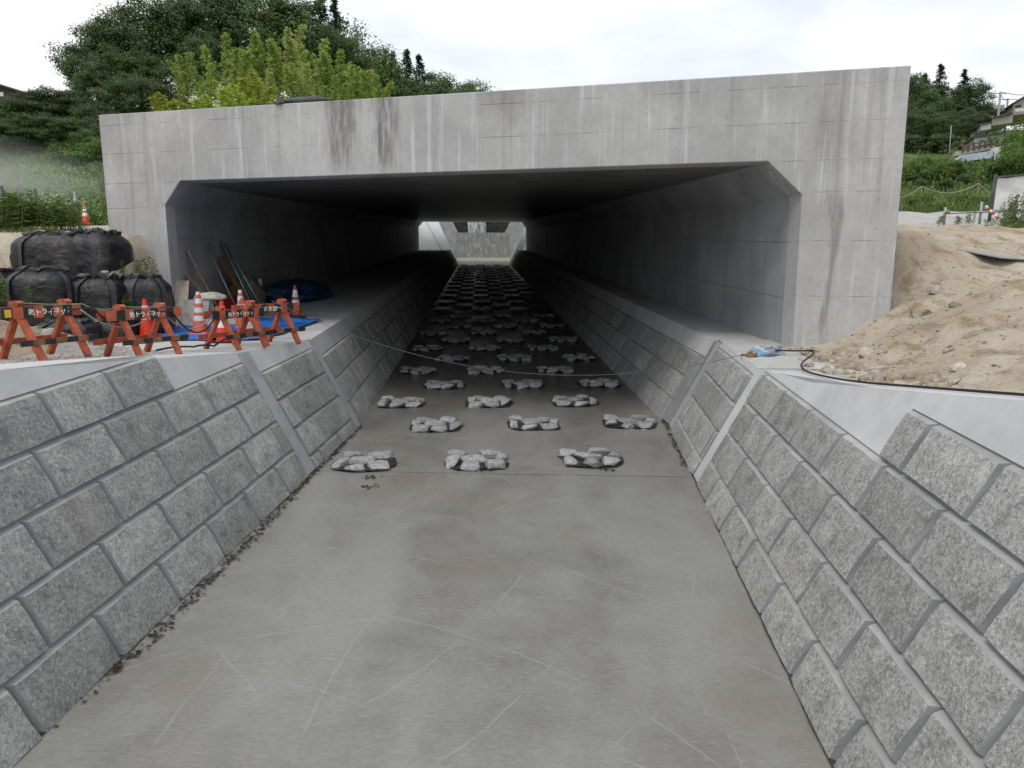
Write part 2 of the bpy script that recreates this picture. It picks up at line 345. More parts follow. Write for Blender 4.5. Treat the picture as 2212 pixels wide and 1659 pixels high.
def ground_mat():
    m = NT('earth_and_grass', 0.95, 0.15); p = m.pos
    c = m.mix(m.rng(m.noise(p, 0.25, 6, 0.62), 0.34, 0.64), (0.060, 0.100, 0.024), (0.135, 0.180, 0.052))
    c = m.mix(m.rng(m.noise(p, 2.2, 6, 0.7), 0.5, 0.72, 0, 0.6), c, (0.035, 0.06, 0.014))
    c = m.mix(m.rng(m.noise(p, 0.12, 4, 0.6), 0.60, 0.72, 0, 0.7), c, (0.25, 0.22, 0.13))
    m.col(c); m.bump(m.noise(p, 2.5, 7, 0.72), 0.9, 0.25); return m.mat
M['ground'] = ground_mat()
M['road'] = sand_mat('gravel_road', (0.40, 0.39, 0.365), (0.48, 0.47, 0.44), (0.36, 0.32, 0.26), 0.7)

def leaf_mat(name, dark, light, trans=0.25, yellow=None):
    m = NT(name, 0.55, 0.35); r = m.island(); o = m.rand()
    c = m.mix(m.rng(m.math('ADD', m.math('MULTIPLY', r, 0.65), m.math('MULTIPLY', m.noise(m.pos, 0.8, 3), 0.5)), 0.15, 0.95), dark, light)
    if yellow: c = m.mix(m.rng(o, 0.45, 1.0, 0, 0.6), c, yellow)
    hs = m.node('ShaderNodeHueSaturation'); m.put(hs.inputs['Color'], c); m.put(hs.inputs['Value'], m.rng(o, 0, 1, 0.8, 1.2, False)); m.put(hs.inputs['Hue'], m.rng(o, 0, 1, 0.488, 0.512, False))
    m.col(hs.outputs[0])
    tr = m.node('ShaderNodeBsdfTranslucent'); m.put(tr.inputs[0], hs.outputs[0])
    ms = m.node('ShaderNodeMixShader'); ms.inputs[0].default_value = trans
    out = [n for n in m.t.nodes if n.type == 'OUTPUT_MATERIAL'][0]
    m.t.links.new(m.b.outputs[0], ms.inputs[1]); m.t.links.new(tr.outputs[0], ms.inputs[2]); m.t.links.new(ms.outputs[0], out.inputs[0])
    return m.mat
M['leaf_dark'] = leaf_mat('dark_leaf', (0.038, 0.070, 0.024), (0.120, 0.180, 0.052), 0.35)
M['leaf_mid'] = leaf_mat('mid_leaf', (0.044, 0.088, 0.020), (0.130, 0.215, 0.048), 0.3)
M['leaf_bright'] = leaf_mat('bright_leaf', (0.050, 0.100, 0.016), (0.150, 0.245, 0.040), 0.3)
M['leaf_cedar'] = leaf_mat('cedar_needle', (0.012, 0.026, 0.012), (0.036, 0.060, 0.024), 0.1)
M['bamboo'] = leaf_mat('bamboo_leaf', (0.17, 0.25, 0.048), (0.52, 0.64, 0.17), 0.5, (0.42, 0.38, 0.14))
M['bamboo_bright'] = leaf_mat('young_bamboo_leaf', (0.24, 0.32, 0.036), (0.56, 0.64, 0.11), 0.5)
M['weed'] = leaf_mat('weed_leaf', (0.045, 0.085, 0.015), (0.150, 0.215, 0.045), 0.3)
M['grass'] = leaf_mat('slope_grass', (0.075, 0.125, 0.026), (0.20, 0.265, 0.075), 0.3)
M['petal'] = plain('white_petal', (0.75, 0.75, 0.70), 0.7, 0.05)
M['bark'] = plain('bark', (0.10, 0.08, 0.06), 0.9, 0.3, 5, bump=0.5)
M['culm'] = plain('bamboo_culm', (0.26, 0.24, 0.13), 0.6, 0.2, 3)
M['stem'] = plain('plant_stem', (0.10, 0.14, 0.04), 0.7, 0.2, 6)

# ------------------------------------------------------------------ survey of the place
FL, FR = -2.15, 3.32                     # channel bed edges inside the underpass
YB = 12.46                               # where the channel bends
YF = 78.0                                # far mouth of the underpass
def fz(Y): return 0.0497 * Y if Y < YB else 0.619 + 0.0462 * (Y - YB)
BENCH_H = 1.53
def bz(Y): return fz(Y) + BENCH_H
def portal_y(X): return 12.647 - 0.30 * X
class Face:
    """battered wall face: s along the wall, v up the slope, w out of the face"""
    def __init__(f, A, d, sg, batter=0.5):
        f.A = Vector(A); f.d = Vector(d).normalized(); out = Vector((sg * f.d.y, -sg * f.d.x, 0)).normalized()
        f.sl = (out * batter + Vector((0, 0, 1))); f.sl = (f.sl - f.d * f.sl.dot(f.d)).normalized()
        f.n = f.d.cross(f.sl); f.n = f.n if f.n.dot(-out) > 0 else -f.n; f.out = out; f.sg = sg
    def P(f, s, v, w=0): return f.A + f.d * s + f.sl * v + f.n * w
    def mat(f, s, v, w=0):
        x = f.d; z = f.n; y = f.sl
        if x.cross(y).dot(z) < 0: x = -x
        m = Matrix((x, y, z)).transposed().to_4x4(); m.translation = f.P(s, v, w); return m
DL = (0.112, 0.992, 0.0497); DR = (0.130, 0.990, 0.0497)
def near_face(side):
    f = Face((-3.04, 4.3, 0.214), DL, -1) if side < 0 else Face((2.27, 4.07, 0.202), DR, 1)
    f.A = f.A - f.n * 0.055; return f
def vtop_l(s): return interp(s, [-4, 1.78, 5.63, 8.2], [3.48, 2.53, 1.97, 1.74])
def vtop_r(s): return interp(s, [-4, 0.57, 3.87, 5.59, 8.2], [3.5, 2.61, 1.96, 1.76, 1.73])
_tl = [near_face(-1).P(q, vtop_l(q), 0.028) for q in np.arange(-4, 8.3, 0.4)] + [Vector((-2.92, 13, bz(13))), Vector((-2.92, 30, bz(30)))]
_tr = [near_face(1).P(q, vtop_r(q), 0.028) for q in np.arange(-4, 8.5, 0.4)] + [Vector((4.08, 13, bz(13))), Vector((4.08, 30, bz(30)))]
def czl(Y): return interp(Y, [p.y for p in _tl], [p.z for p in _tl])
def czr(Y): return interp(Y, [p.y for p in _tr], [p.z for p in _tr])
def lcop(Y): return interp(Y, [p.y for p in _tl], [p.x for p in _tl])   # coping front edge
def rcop(Y): return interp(Y, [p.y for p in _tr], [p.x for p in _tr])

def nse(x, y, s, seed=0.0): return mnoise.noise(Vector((x * s + seed, y * s - seed, seed * 0.37)))
def fbm(x, y, s, seed=0.0, n=4): return sum(nse(x, y, s * 2 ** i, seed + 3.1 * i) / 2 ** i for i in range(n))
def h_left(X, Y):
    rise = smooth((Y - 11.9 + 0.35 * max(0.0, -8.3 - X)) / 2.5) * smooth((-6.05 - X) / 0.6)
    z = czl(Y) - 0.015 + (4.03 - czl(Y)) * rise
    mound = 0.42 * math.exp(-((X + 6.45) / 0.85) ** 2 - ((Y - 10.15) / 0.75) ** 2)
    mound += 0.30 * math.exp(-((X + 7.6) / 0.8) ** 2 - ((Y - 11.2) / 0.7) ** 2)
    z += mound * (1 + 0.5 * fbm(X, Y, 1.6, 2.0)) + 0.03 * fbm(X, Y, 0.9, 5.0) * smooth((-4.2 - X) / 0.6)
    if Y > 14.2: z = 4.03 + (z - 4.03) * (1 - smooth((Y - 14.2) / 1.0))
    z += 1.0 * smooth((Y - 15.5) / 15.0)
    z += 0.36 * max(0.0, Y - 31.0) * smooth((Y - 30) / 4) if Y < 62 else 0.36 * 31 + 0.06 * (Y - 62)
    if Y > 33: z += 0.5 * fbm(X, Y, 0.12, 4.0)
    return z
def h_right(X, Y):
    t = X - rcop(Y) - 0.57
    slope = czr(Y) - 0.03 + 0.10 * min(max(t, 0), 0.7) + 0.52 * max(t - 0.7, 0) + 0.75 * max(0, Y - 11.2) * smooth((X - 6.2) / 0.8)
    plat = interp(Y, [0, 10.2, 12.6, 14.5, 18, 22, 26, 34, 100, 140], [3.05, 3.22, 3.72, 4.05, 4.42, 4.85, 5.4, 7.2, 22.0, 26.0])
    z = min(slope, plat) if Y < 18 else plat
    k = slope - plat
    if Y < 18 and abs(k) < 0.3: z -= (0.3 - abs(k)) ** 2 * 0.5
    z += 0.12 * fbm(X, Y, 0.9, 9.0) * smooth(t / 1.5) + 0.075 * fbm(X * 0.45 + Y * 0.3, (Y - X * 0.55) * 1.5, 1.7, 11.0) * smooth(t / 1.0)
    z += 0.45 * math.exp(-((X - 7.3) / 0.8) ** 2 - ((Y - 12.7) / 0.9) ** 2)
    z += 0.03 * math.exp(-((Y - 16.6 - 0.12 * fbm(X, Y, 0.6, 1.0)) / 0.45) ** 2) * smooth((X - 9) / 1.5)
    return z
def H(X, Y):
    if Y < 18: return h_left(X, Y) if X < 0 else h_right(X, Y)
    w = smooth((X + 9) / 18.0) if Y > 26 else (0.0 if X < 0 else 1.0)
    z = h_left(X, Y) * (1 - w) + h_right(X, Y) * w
    if -9.0 < X < 8.0 and 24 < Y < 79: z = max(z, 6.29 + 0.046 * (Y - 14) + 0.4)
    return z

# ------------------------------------------------------------------ ground sheets
def sheet(name, xs, ys, mats, keep, matf=None, dz=0.0):
    nx, ny = len(xs), len(ys); vv = [(x, y, H(x, y) + dz) for y in ys for x in xs]
    mb = MB()
    fs = []; mi = []
    for j in range(ny - 1):
        for i in range(nx - 1):
            cx = (xs[i] + xs[i + 1]) / 2; cy = (ys[j] + ys[j + 1]) / 2
            if keep(cx, cy): fs.append((j * nx + i, j * nx + i + 1, (j + 1) * nx + i + 1, (j + 1) * nx + i)); mi.append(matf(cx, cy) if matf else 0)
    mb.v = vv; mb.f = fs; mb.m = mi; mb.sm = [True] * len(fs)
    o = mb.build(name, mats, fix=False); return o
def keep_left(x, y): return x < lcop(y) - 0.35 and (y < portal_y(x) + 0.25 or x < -7.15)
def mat_left(x, y):
    if x > -5.9 + 0.5 * fbm(x, y, 0.8, 1) and y < 14.6 or (y < 9.5 and x > -5.3): return 0
    if y < 13.2 + 0.4 * fbm(x, y, 0.8, 3): return 1
    return 2
struct(sheet('site_ground_left', list(np.arange(-15, -3.0, 0.14)), list(np.arange(0, 21.01, 0.14)), [M['gravel'], M['dirt'], M['sand']], keep_left, mat_left),
       'gravel yard and dirt bank beside the channel on the left')
def keep_right(x, y): return x > rcop(y) + 0.22 and (y < portal_y(x) + 0.25 or x > 6.15)
struct(sheet('site_ground_right', list(np.arange(3.6, 17.01, 0.13)), list(np.arange(0, 17.6, 0.13)), [M['sand'], M['road']], keep_right, lambda x, y: 0),
       'bare buff sand bank on the right')
def keep_far(x, y):
    if -14.5 < x < 16.5 and 0.5 < y < 16.4 and not (x < -8 and y > 20): return False
    if -14.6 < x < -7 and y < 20.6 and y > 0: return False
    if -7.2 < x < 6.3 and y < 25: return False
    if -12.0 < x < 11.0 and 77.2 < y < 112: return False
    if -5 < x < 5 and y < 1: return False
    return True
gx = list(np.concatenate([np.arange(-260, -60, 10), np.arange(-60, -16, 2), np.arange(-16, 17, 1.0), np.arange(17, 60, 2), np.arange(60, 261, 10)]))
gy = list(np.concatenate([np.arange(-60, -10, 8), np.arange(-10, 36, 1.0), np.arange(36, 110, 2.0), np.arange(110, 420, 12)]))
def mat_far(x, y):
    if x > 6 and 16 < y < 25.5 + 0.10 * (x - 8): return 1
    if x < -6 and 18 < y < 30.5 and x < -9: return 1 if y > 25 else 2
    if x < -6 and y <= 21: return 2
    return 0
struct(sheet('ground', gx, gy, [M['ground'], M['road'], M['sand']], keep_far, mat_far, -0.045), 'grassy ground and hillsides around the site')

# ------------------------------------------------------------------ channel bed
mb = MB()
def bed_edge(Y):
    if Y < YB: return (-2.12 - (YB - Y) * 0.1126 - 0.02, 3.36 - (YB - Y) * 0.1313 + 0.02)
    return (FL - 0.03, FR + 0.03)
ys = list(np.concatenate([np.arange(-4, 30, 0.35), np.arange(30, YF + 0.1, 2.0)])) ; ys[-1] = YF
nx = 25; vv = []
for Y in ys:
    a, b = bed_edge(Y)
    for i in range(nx):
        X = a + (b - a) * i / (nx - 1); vv.append((X, Y, fz(Y) + 0.006 * fbm(X, Y, 0.9, 3)))
mb.add(vv, [(j * nx + i, j * nx + i + 1, (j + 1) * nx + i + 1, (j + 1) * nx + i) for j in range(len(ys) - 1) for i in range(nx - 1)], 0, True)
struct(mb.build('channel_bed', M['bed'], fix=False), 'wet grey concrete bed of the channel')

# ------------------------------------------------------------------ block walls
def block_mesh(L, Hh, seed):
    """split-face block: rough front, wide bevel on top painted pale as if sky lit, narrower bevels at the sides"""
    rs = random.Random(seed); mb = MB(); cs, ct, cb_ = 0.027, 0.042, 0.010; dpt = 0.056; nu, nv = 5, 3
    hl, hh = L / 2, Hh / 2
    back = [(-hl, -hh, -0.05), (hl, -hh, -0.05), (hl, hh, -0.05), (-hl, hh, -0.05)]
    base = [(-hl, -hh, 0.0), (hl, -hh, 0.0), (hl, hh, 0.0), (-hl, hh, 0.0)]
    mb.add(back + base, [(i, (i + 1) % 4, 4 + (i + 1) % 4, 4 + i) for i in range(4)], 1)
    g = []
    for j in range(nv + 1):
        for i in range(nu + 1):
            ed = i in (0, nu) or j in (0, nv)
            u = -hl + cs + (L - 2 * cs) * i / nu; v = -hh + cb_ + (Hh - cb_ - ct) * j / nv
            if i not in (0, nu): u += rs.uniform(-1, 1) * L * 0.04
            if j not in (0, nv): v += rs.uniform(-1, 1) * Hh * 0.06
            if ed: u += rs.uniform(-.004, .004); v += rs.uniform(-.005, .004)
            g.append((u, v, dpt + rs.uniform(-.006, .004) if ed else dpt + 0.008 + rs.uniform(-.007, .008)))
    o = len(mb.v); mb.v += g
    for j in range(nv):
        for i in range(nu):
            q = [o + j * (nu + 1) + i, o + j * (nu + 1) + i + 1, o + (j + 1) * (nu + 1) + i + 1, o + (j + 1) * (nu + 1) + i]
            mb.f.append(tuple(q)); mb.m.append(0); mb.sm.append(True)
    n0 = len(mb.v); mb.v += g                      # the bevels keep their own corners so that they stay crisp
    idx = lambda i, j: n0 + j * (nu + 1) + i
    rim = [[idx(i, 0) for i in range(nu + 1)], [idx(nu, j) for j in range(nv + 1)], [idx(i, nv) for i in range(nu, -1, -1)], [idx(0, j) for j in range(nv, -1, -1)]]
    for k in range(4):
        b0, b1_ = 4 + k, 4 + (k + 1) % 4
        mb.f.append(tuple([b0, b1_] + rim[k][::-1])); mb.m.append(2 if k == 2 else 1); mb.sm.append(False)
    return mb.mesh('block', [M['block'], M['chamfer'], M['lit_ledge']])
BCACHE = {}
def get_block(L, Hh, var):
    k = (round(L, 2), round(Hh, 2), var)
    if k not in BCACHE: BCACHE[k] = block_mesh(L, Hh, hash(k) % 9999)
    return BCACHE[k]
GAP = 0.012
def lay(face, parent, v0, v1, joints, far_mb=None, far_s=1e9):
    for a, b in zip(joints, joints[1:]):
        L = b - a - GAP; Hh = v1 - v0 - GAP
        if L < 0.05: continue
        var = random.randrange(7); mt = face.mat((a + b) / 2, (v0 + v1) / 2, 0.012 + random.uniform(-.004, .004))
        if a < far_s:
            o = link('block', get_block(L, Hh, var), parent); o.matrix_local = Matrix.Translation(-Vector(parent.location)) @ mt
        else:
            me = get_block(L, Hh, 0)
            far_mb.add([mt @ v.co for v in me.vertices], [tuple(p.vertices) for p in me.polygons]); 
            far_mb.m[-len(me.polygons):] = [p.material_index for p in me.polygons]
def slab(face, poly, w0, w1):
    """solid from a polygon in (s,v)"""
    mb = MB(); mb.hexa([face.P(s, v, w0) for s, v in poly], [face.P(s, v, w1) for s, v in poly]); return mb
def jrow(start, end, off, L=0.92):
    js = [start]; k = math.ceil((start + 0.12 - off) / L); x = off + k * L
    while x < end - 0.12: js.append(x); x += L
    return js + [end]
S_START = -4.0
def coping_top(parent, pts, width, out_dirs, name='coping_top', mat=None, th=0.35):
    """flat top slab along a front edge polyline"""
    mb = MB(); n = len(pts); fr = [Vector(p) for p in pts]; bk = [p + o * w_ for p, o, w_ in zip(fr, out_dirs, width)]
    vv = fr + bk + [p - Vector((0, 0, th)) + o * 0.12 for p, o in zip(fr, out_dirs)] + [p - Vector((0, 0, th)) for p in bk]
    fs = []
    for i in range(n - 1):
        fs += [(i, i + 1, n + i + 1, n + i), (n + i, n + i + 1, 3 * n + i + 1, 3 * n + i), (i, 2 * n + i, 2 * n + i + 1, i + 1), (2 * n + i, 3 * n + i, 3 * n + i + 1, 2 * n + i + 1)]
    fs += [(0, n, 3 * n, 2 * n), (n - 1, 3 * n - 1, 4 * n - 1, 2 * n - 1)]
    mb.add(vv, fs); return mb.build(name, mat or M['coping'], parent, parent.location)

def build_wall(side):
    f = near_face(side); t = Face((FL if side < 0 else FR, YB, 0.619), (0, 1, 0.0462), side); t.A = t.A - t.n * 0.055
    if side < 0:
        w = thing('block_retaining_wall', 'grey split block retaining wall with pale coping, left of the channel below the barricades', 'retaining wall', (-3.2, 9.0, 0.4), 0, 'block walls lining the channel')
        offs = [0.30, 0.74, 0.22, 0.68, 0.16]; tops = [3.86, 5.62]; dv = -0.02; s1 = (5.62, 5.92); s2 = (8.10, 8.30); S_END = 8.24
        vtop = vtop_l
    else:
        w = thing('block_retaining_wall', 'grey split block retaining wall with pale coping, right of the channel below the sand bank', 'retaining wall', (3.0, 9.0, 0.4), 0, 'block walls lining the channel')
        offs = [0.04, 0.55, 0.12, 0.60, 0.36]; tops = [1.70, 5.10]; dv = -0.07; s1 = (5.34, 5.64); s2 = (8.05, 8.35); S_END = 8.46
        vtop = vtop_r
    org = w.location
    ch = 0.46
    # backing plane of the whole near stretch
    top_b = [(S_END, vtop(S_END) - 0.02), (5.6, vtop(5.6) - 0.02), (1.7, vtop(1.7) - 0.02), (S_START, vtop(S_START) - 0.02)]
    slab(f, [(S_START, -0.3), (S_END + 0.05, -0.3)] + top_b, -0.30, 0.010).build('backing', M['backing'], w, org)
    # near rows
    for r in range(5):
        v0 = ch * r + dv; v1 = v0 + ch
        end = (s1[0] - 0.01) if r < 4 else (tops[0])
        lay(f, w, v0, v1, jrow(S_START + (r % 2) * .4, end, offs[r]))
    # rows between the two joint strips
    mo = -0.25 if side < 0 else -0.20
    for r in range(4):
        v0 = mo + ch * r; v1 = v0 + ch
        if v0 < -0.1: v0 = -0.06
        lay(f, w, v0, v1, jrow(s1[1] + 0.02, s2[0] - 0.02, 6.3 + 0.42 * (r % 2)))
    # joint strips
    for k, (a, b) in enumerate((s1, s2)):
        mt_ = M['strip']
        if side > 0 and k == 0: mt_ = M['coping']
        slab(f, [(a, -0.1), (b, -0.1), (b, vtop(b) - 0.02), (a, vtop(a) - 0.02)], -0.05, 0.050).build('joint_strip', mt_, w, org)
    # coping face, stepped down over the courses
    vt5, vt4, vtm = ch * 5 + dv, ch * 4 + dv, mo + ch * 4
    a4 = s1[0]; KN = [S_START, 0, 0.57, 1.78, 3.87, a4]
    poly1 = [(S_START, vt5 + .004), (tops[0], vt5 + .004), (tops[0], vt4 + .004), (a4, vt4 + .004)] + [(q, vtop(q)) for q in KN[::-1]]
    mb = MB()
    for (sa, sb) in zip(KN, KN[1:]):
        cuts = [sa] + ([tops[0]] if sa < tops[0] < sb else []) + [sb]
        for p_, q_ in zip(cuts, cuts[1:]):
            lo_ = (vt5 if q_ <= tops[0] + 1e-6 else vt4) + .004
            mb.hexa([f.P(*w2, -0.2) for w2 in ((p_, lo_), (q_, lo_), (q_, vtop(q_)), (p_, vtop(p_)))], [f.P(*w2, 0.028) for w2 in ((p_, lo_), (q_, lo_), (q_, vtop(q_)), (p_, vtop(p_)))])
    mb.build('coping_face', M['coping'], w, org)
    poly2 = [(s1[1], vtm + .004), (s2[0], vtm + .004), (s2[0], vtop(s2[0])), (s1[1], vtop(s1[1]))]
    slab(f, poly2, -0.2, 0.028).build('coping_face', M['coping'], w, org)
    # coping tops
    ss = KN; wd = 0.75 if side < 0 else 0.60
    coping_top(w, [f.P(s, vtop(s), 0.028) for s in ss], [wd] * 6, [f.out] * 6)
    ss = [a4 + 0.004, s1[1] - .004]; coping_top(w, [f.P(s, vtop(s) - 0.02, 0.04) for s in ss], [wd] * 2, [f.out] * 2, 'joint_strip_top', M['strip'])
    ss = [s1[1], 7.0, S_END - 0.02]
    coping_top(w, [f.P(s, vtop(s), 0.028) for s in ss], [2.6 if side < 0 else 1.05, 3.2 if side < 0 else 1.0, 3.4 if side < 0 else 1.0], [f.out] * 3, 'bench_top', M['bench'])
    # inside the underpass
    Ln = YF - YB; vb = BENCH_H * math.sqrt(1.25)
    slab(t, [(-0.06, -0.3), (Ln, -0.3), (Ln, vb - 0.02), (-0.06, vb - 0.02)], -0.30, 0.010).build('backing', M['backing'], w, org)
    fm = MB(); far_s = 34
    for r in range(3):
        v0 = -0.02 + ch * r if r else -0.05; v1 = ch * (r + 1) + 0.0
        lay(t, w, v0, v1, jrow(0.15 if side < 0 else 0.25, Ln - 0.02, 0.4 + 0.46 * (r % 2)), fm, far_s)
    o = fm.build('far_blocks', [M['block'], M['chamfer'], M['lit_ledge']], w, org, fix=False); o['kind'] = 'stuff'
    slab(t, [(-0.05, ch * 3 + .004), (Ln, ch * 3 + .004), (Ln, vb), (-0.05, vb)], -0.2, 0.030).build('coping_face', M['bench'], w, org)
    xin = (-6.02, -6.31) if side < 0 else (4.99, 5.07)
    p0, p1 = t.P(-0.05, vb, 0.030), t.P(Ln, vb, 0.030)
    mb = MB(); k = 0.4
    ring = lambda p, x, k_=0.35: [p, Vector((x, p.y, p.z)), Vector((x, p.y, p.z - k_)), p - Vector((0, 0, k_)) + Vector((side * 0.12, 0, 0))]
    mb.hexa(ring(p0, xin[0] + side * 0.05), ring(p1, xin[1] + side * 0.05)); mb.build('bench', M['bench'], w, org)
    return w
WALL_L = build_wall(-1); WALL_R = build_wall(1)

# ------------------------------------------------------------------ underpass
up_ = thing('concrete_underpass', 'broad grey concrete box underpass with streaked portal spanning the channel', 'underpass', (-0.5, portal_y(-0.5), 0))
org = up_.location
XO0, XO1 = -7.31, 6.31; TOPZ = 6.29
near = {'wl': -6.02, 'wr': 4.99, 'cl': -5.66, 'cr': 4.48, 'hl': 4.57, 'hr': 4.49, 'c': 5.01}
far = {'wl': -6.31, 'wr': 5.07, 'cl': -5.85, 'cr': 4.62, 'hl': 7.58, 'hr': 7.42, 'c': 8.08}
PY = lambda X: portal_y(X)
def ringp(pts): return [Vector((x, PY(x), z)) for x, z in pts]
def ringf(pts, Y=YF): return [Vector((x, Y, z)) for x, z in pts]
TF = 9.5
FW = 0.45                                  # thickness of portal head wall
# front head wall as five plates (butted) so that the opening is clean
def plate(name, pts, mat, off0=0.0, off1=FW):
    mb = MB(); lo = [Vector((x, PY(x) + off0, z)) for x, z in pts]; hi = [Vector((x, PY(x) + off1, z)) for x, z in pts]
    mb.hexa(lo, hi); return mb.build(name, mat, up_, org)
ch_ = 0.03
def portal_grid():
    w = near; T = TOPZ
    pts = [(XO0, 1.4), (w['wl'], 1.4), (w['wl'], w['hl']), (XO0, w['hl']), (w['cl'], w['c']), (XO0, w['c']), (XO0, T), (w['cl'], T),
           (w['cr'], w['c']), (w['cr'], T), (w['wr'], w['hr']), (w['wr'], 1.4), (XO1, 1.4), (XO1, w['hr']), (XO1, w['c']), (XO1, T)]
    fs = [(0, 1, 2, 3), (3, 2, 4, 5), (5, 4, 7, 6), (4, 8, 9, 7), (8, 14, 15, 9), (8, 10, 13, 14), (10, 11, 12, 13)]
    rim = [0, 1, 2, 4, 8, 10, 11, 12, 13, 14, 15, 9, 7, 6, 5, 3]; n = len(pts)
    vv = [(x, PY(x), z) for x, z in pts] + [(x, PY(x) + FW, z) for x, z in pts]
    ff_ = fs + [tuple(n + i for i in q[::-1]) for q in fs] + [(rim[i], n + rim[i], n + rim[(i + 1) % n], rim[(i + 1) % n]) for i in range(n)]
    return vv, ff_
mb = MB(); mb.add(*portal_grid())
pf = mb.build('portal_wall', M['portal'], up_, org)
mod = pf.modifiers.new('bevel', 'BEVEL'); mod.width = 0.012; mod.segments = 1; mod.limit_method = 'ANGLE'
# barrel: side walls, haunches, roof
def barrel(name, pn, pf_, mat=None):
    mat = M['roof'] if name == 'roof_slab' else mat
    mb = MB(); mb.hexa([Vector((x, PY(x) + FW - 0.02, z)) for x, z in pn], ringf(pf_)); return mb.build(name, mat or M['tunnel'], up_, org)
barrel('side_wall', [(XO0 + .04, 1.3), (near['wl'] - .003, 1.3), (near['wl'] - .003, near['hl']), (XO0 + .04, near['hl'])], [(-7.6, 4.0), (far['wl'], 4.0), (far['wl'], far['hl']), (-7.6, far['hl'])])
barrel('side_wall', [(near['wr'] + .003, 1.3), (XO1 - .04, 1.3), (XO1 - .04, near['hr']), (near['wr'] + .003, near['hr'])], [(far['wr'], 4.0), (6.35, 4.0), (6.35, far['hr']), (far['wr'], far['hr'])])
barrel('haunch', [(XO0 + .04, near['hl']), (near['wl'] - .003, near['hl']), (near['cl'] - .003, near['c'] + .002), (XO0 + .04, near['c'] + .002)], [(-7.6, far['hl']), (far['wl'], far['hl']), (far['cl'], far['c']), (-7.6, far['c'])])
barrel('haunch', [(near['wr'] + .003, near['hr']), (XO1 - .04, near['hr']), (XO1 - .04, near['c'] + .002), (near['cr'] + .003, near['c'] + .002)], [(far['wr'], far['hr']), (6.35, far['hr']), (6.35, far['c']), (far['cr'], far['c'])])
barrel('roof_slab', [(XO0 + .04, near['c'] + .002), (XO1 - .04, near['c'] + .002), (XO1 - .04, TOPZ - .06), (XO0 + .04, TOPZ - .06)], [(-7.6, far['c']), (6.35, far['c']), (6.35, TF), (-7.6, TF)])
# ceiling movement joint near the middle of the barrel
mb = MB()
def ceil_z(Y): return near['c'] + (far['c'] - near['c']) * (Y - 12.9) / (YF - 12.9)
for Yj in (33, 56):
    mb = MB(); mb.box((-0.6, Yj, ceil_z(Yj) - 0.0), (10.2, 0.09, 0.04)); mb.build('roof_joint', plain('dark_joint_%d' % Yj, (0.02, 0.02, 0.02), 0.9), up_, org)

# ------------------------------------------------------------------ far basin: apron, wing walls, weirs and falling water
YW = 90.0
mb = MB(); mb.add([(-2.4, YF - .02, fz(YF) - .005), (3.5, YF - .02, fz(YF) - .005), (4.4, YW + 0.2, 4.52), (-3.5, YW + 0.2, 4.52)], [(0, 1, 2, 3)])
struct(mb.build('far_apron', sand_mat('beige_apron', (0.38, 0.35, 0.28), (0.48, 0.45, 0.38), (0.3, 0.26, 0.2))), 'beige apron beyond the far mouth')
M['wing'] = pale_mat('white_wing_concrete', (0.74, 0.745, 0.75), 0.9, False)
wl = thing('wing_wall', 'bright pale sloping wing wall seen through the far mouth, left side', 'wall', (-3.5, 84, 3.8), 0, 'wing walls of the far basin')
def wing(e, pts0, pts1, nm, mat): mb = MB(); mb.hexa(pts0, pts1); mb.build(nm, mat, e, e.location)
V = Vector
wing(wl, [V((-2.15, YF + .02, 3.5)), V((-2.90, YF + .02, 5.05)), V((-3.85, YF + .02, 5.05)), V((-3.85, YF + .02, 3.5))], [V((-2.7, YW, 4.3)), V((-5.2, YW, 9.6)), V((-6.7, YW, 9.6)), V((-6.7, YW, 4.3))], 'sloping_face', M['wing'])
wing(wl, [V((-3.85, YF + .05, 4.95)), V((-8.6, YF + .05, 4.95)), V((-8.6, YF + .05, 3.5)), V((-3.85, YF + .05, 3.5))], [V((-6.7, YW, 9.3)), V((-8.6, YW, 9.3)), V((-8.6, YW, 4)), V((-6.7, YW, 4))], 'bank_slab', M['wing'])
wr_ = thing('wing_wall', 'narrow sloping wing wall seen through the far mouth, right side', 'wall', (4.2, 84, 3.8), 0, 'wing walls of the far basin')
wing(wr_, [V((3.30, YF + .02, 3.5)), V((4.05, YF + .02, 5.05)), V((4.7, YF + .02, 5.05)), V((4.7, YF + .02, 3.5))], [V((3.8, YW, 4.3)), V((6.3, YW, 9.6)), V((7.0, YW, 9.6)), V((7.0, YW, 4.3))], 'sloping_face', M['strip'])
we = thing('weir_wall', 'grey stepped weir wall with a wide notch at the far end of the underpass', 'weir', (0.4, YW, 4.4))
NB, NTz = 7.53, 11.0
polyw = [(-7, 4.2), (7.5, 4.2), (7.5, NTz), (5.0, NTz), (3.26, NB), (-2.5, NB), (-4.2, NTz), (-7, NTz)]
bm_va = [(x, YW, z) for x, z in polyw]
bmx = bmesh.new(); vs_ = [bmx.verts.new(p) for p in bm_va]; ff = bmx.faces.new(vs_); ex = bmesh.ops.extrude_face_region(bmx, geom=[ff])
for g in ex['geom']:
    if isinstance(g, bmesh.types.BMVert): g.co.y += 0.8
bmesh.ops.triangulate(bmx, faces=bmx.faces); bmesh.ops.recalc_face_normals(bmx, faces=bmx.faces)
me = bpy.data.meshes.new('notched_wall')
for v in bmx.verts: v.co -= Vector(we.location)
bmx.to_mesh(me); bmx.free(); me.materials.append(plain('weir_concrete', (0.46, 0.48, 0.50), 0.8, 0.15, 1.2)); link('notched_wall', me, we)
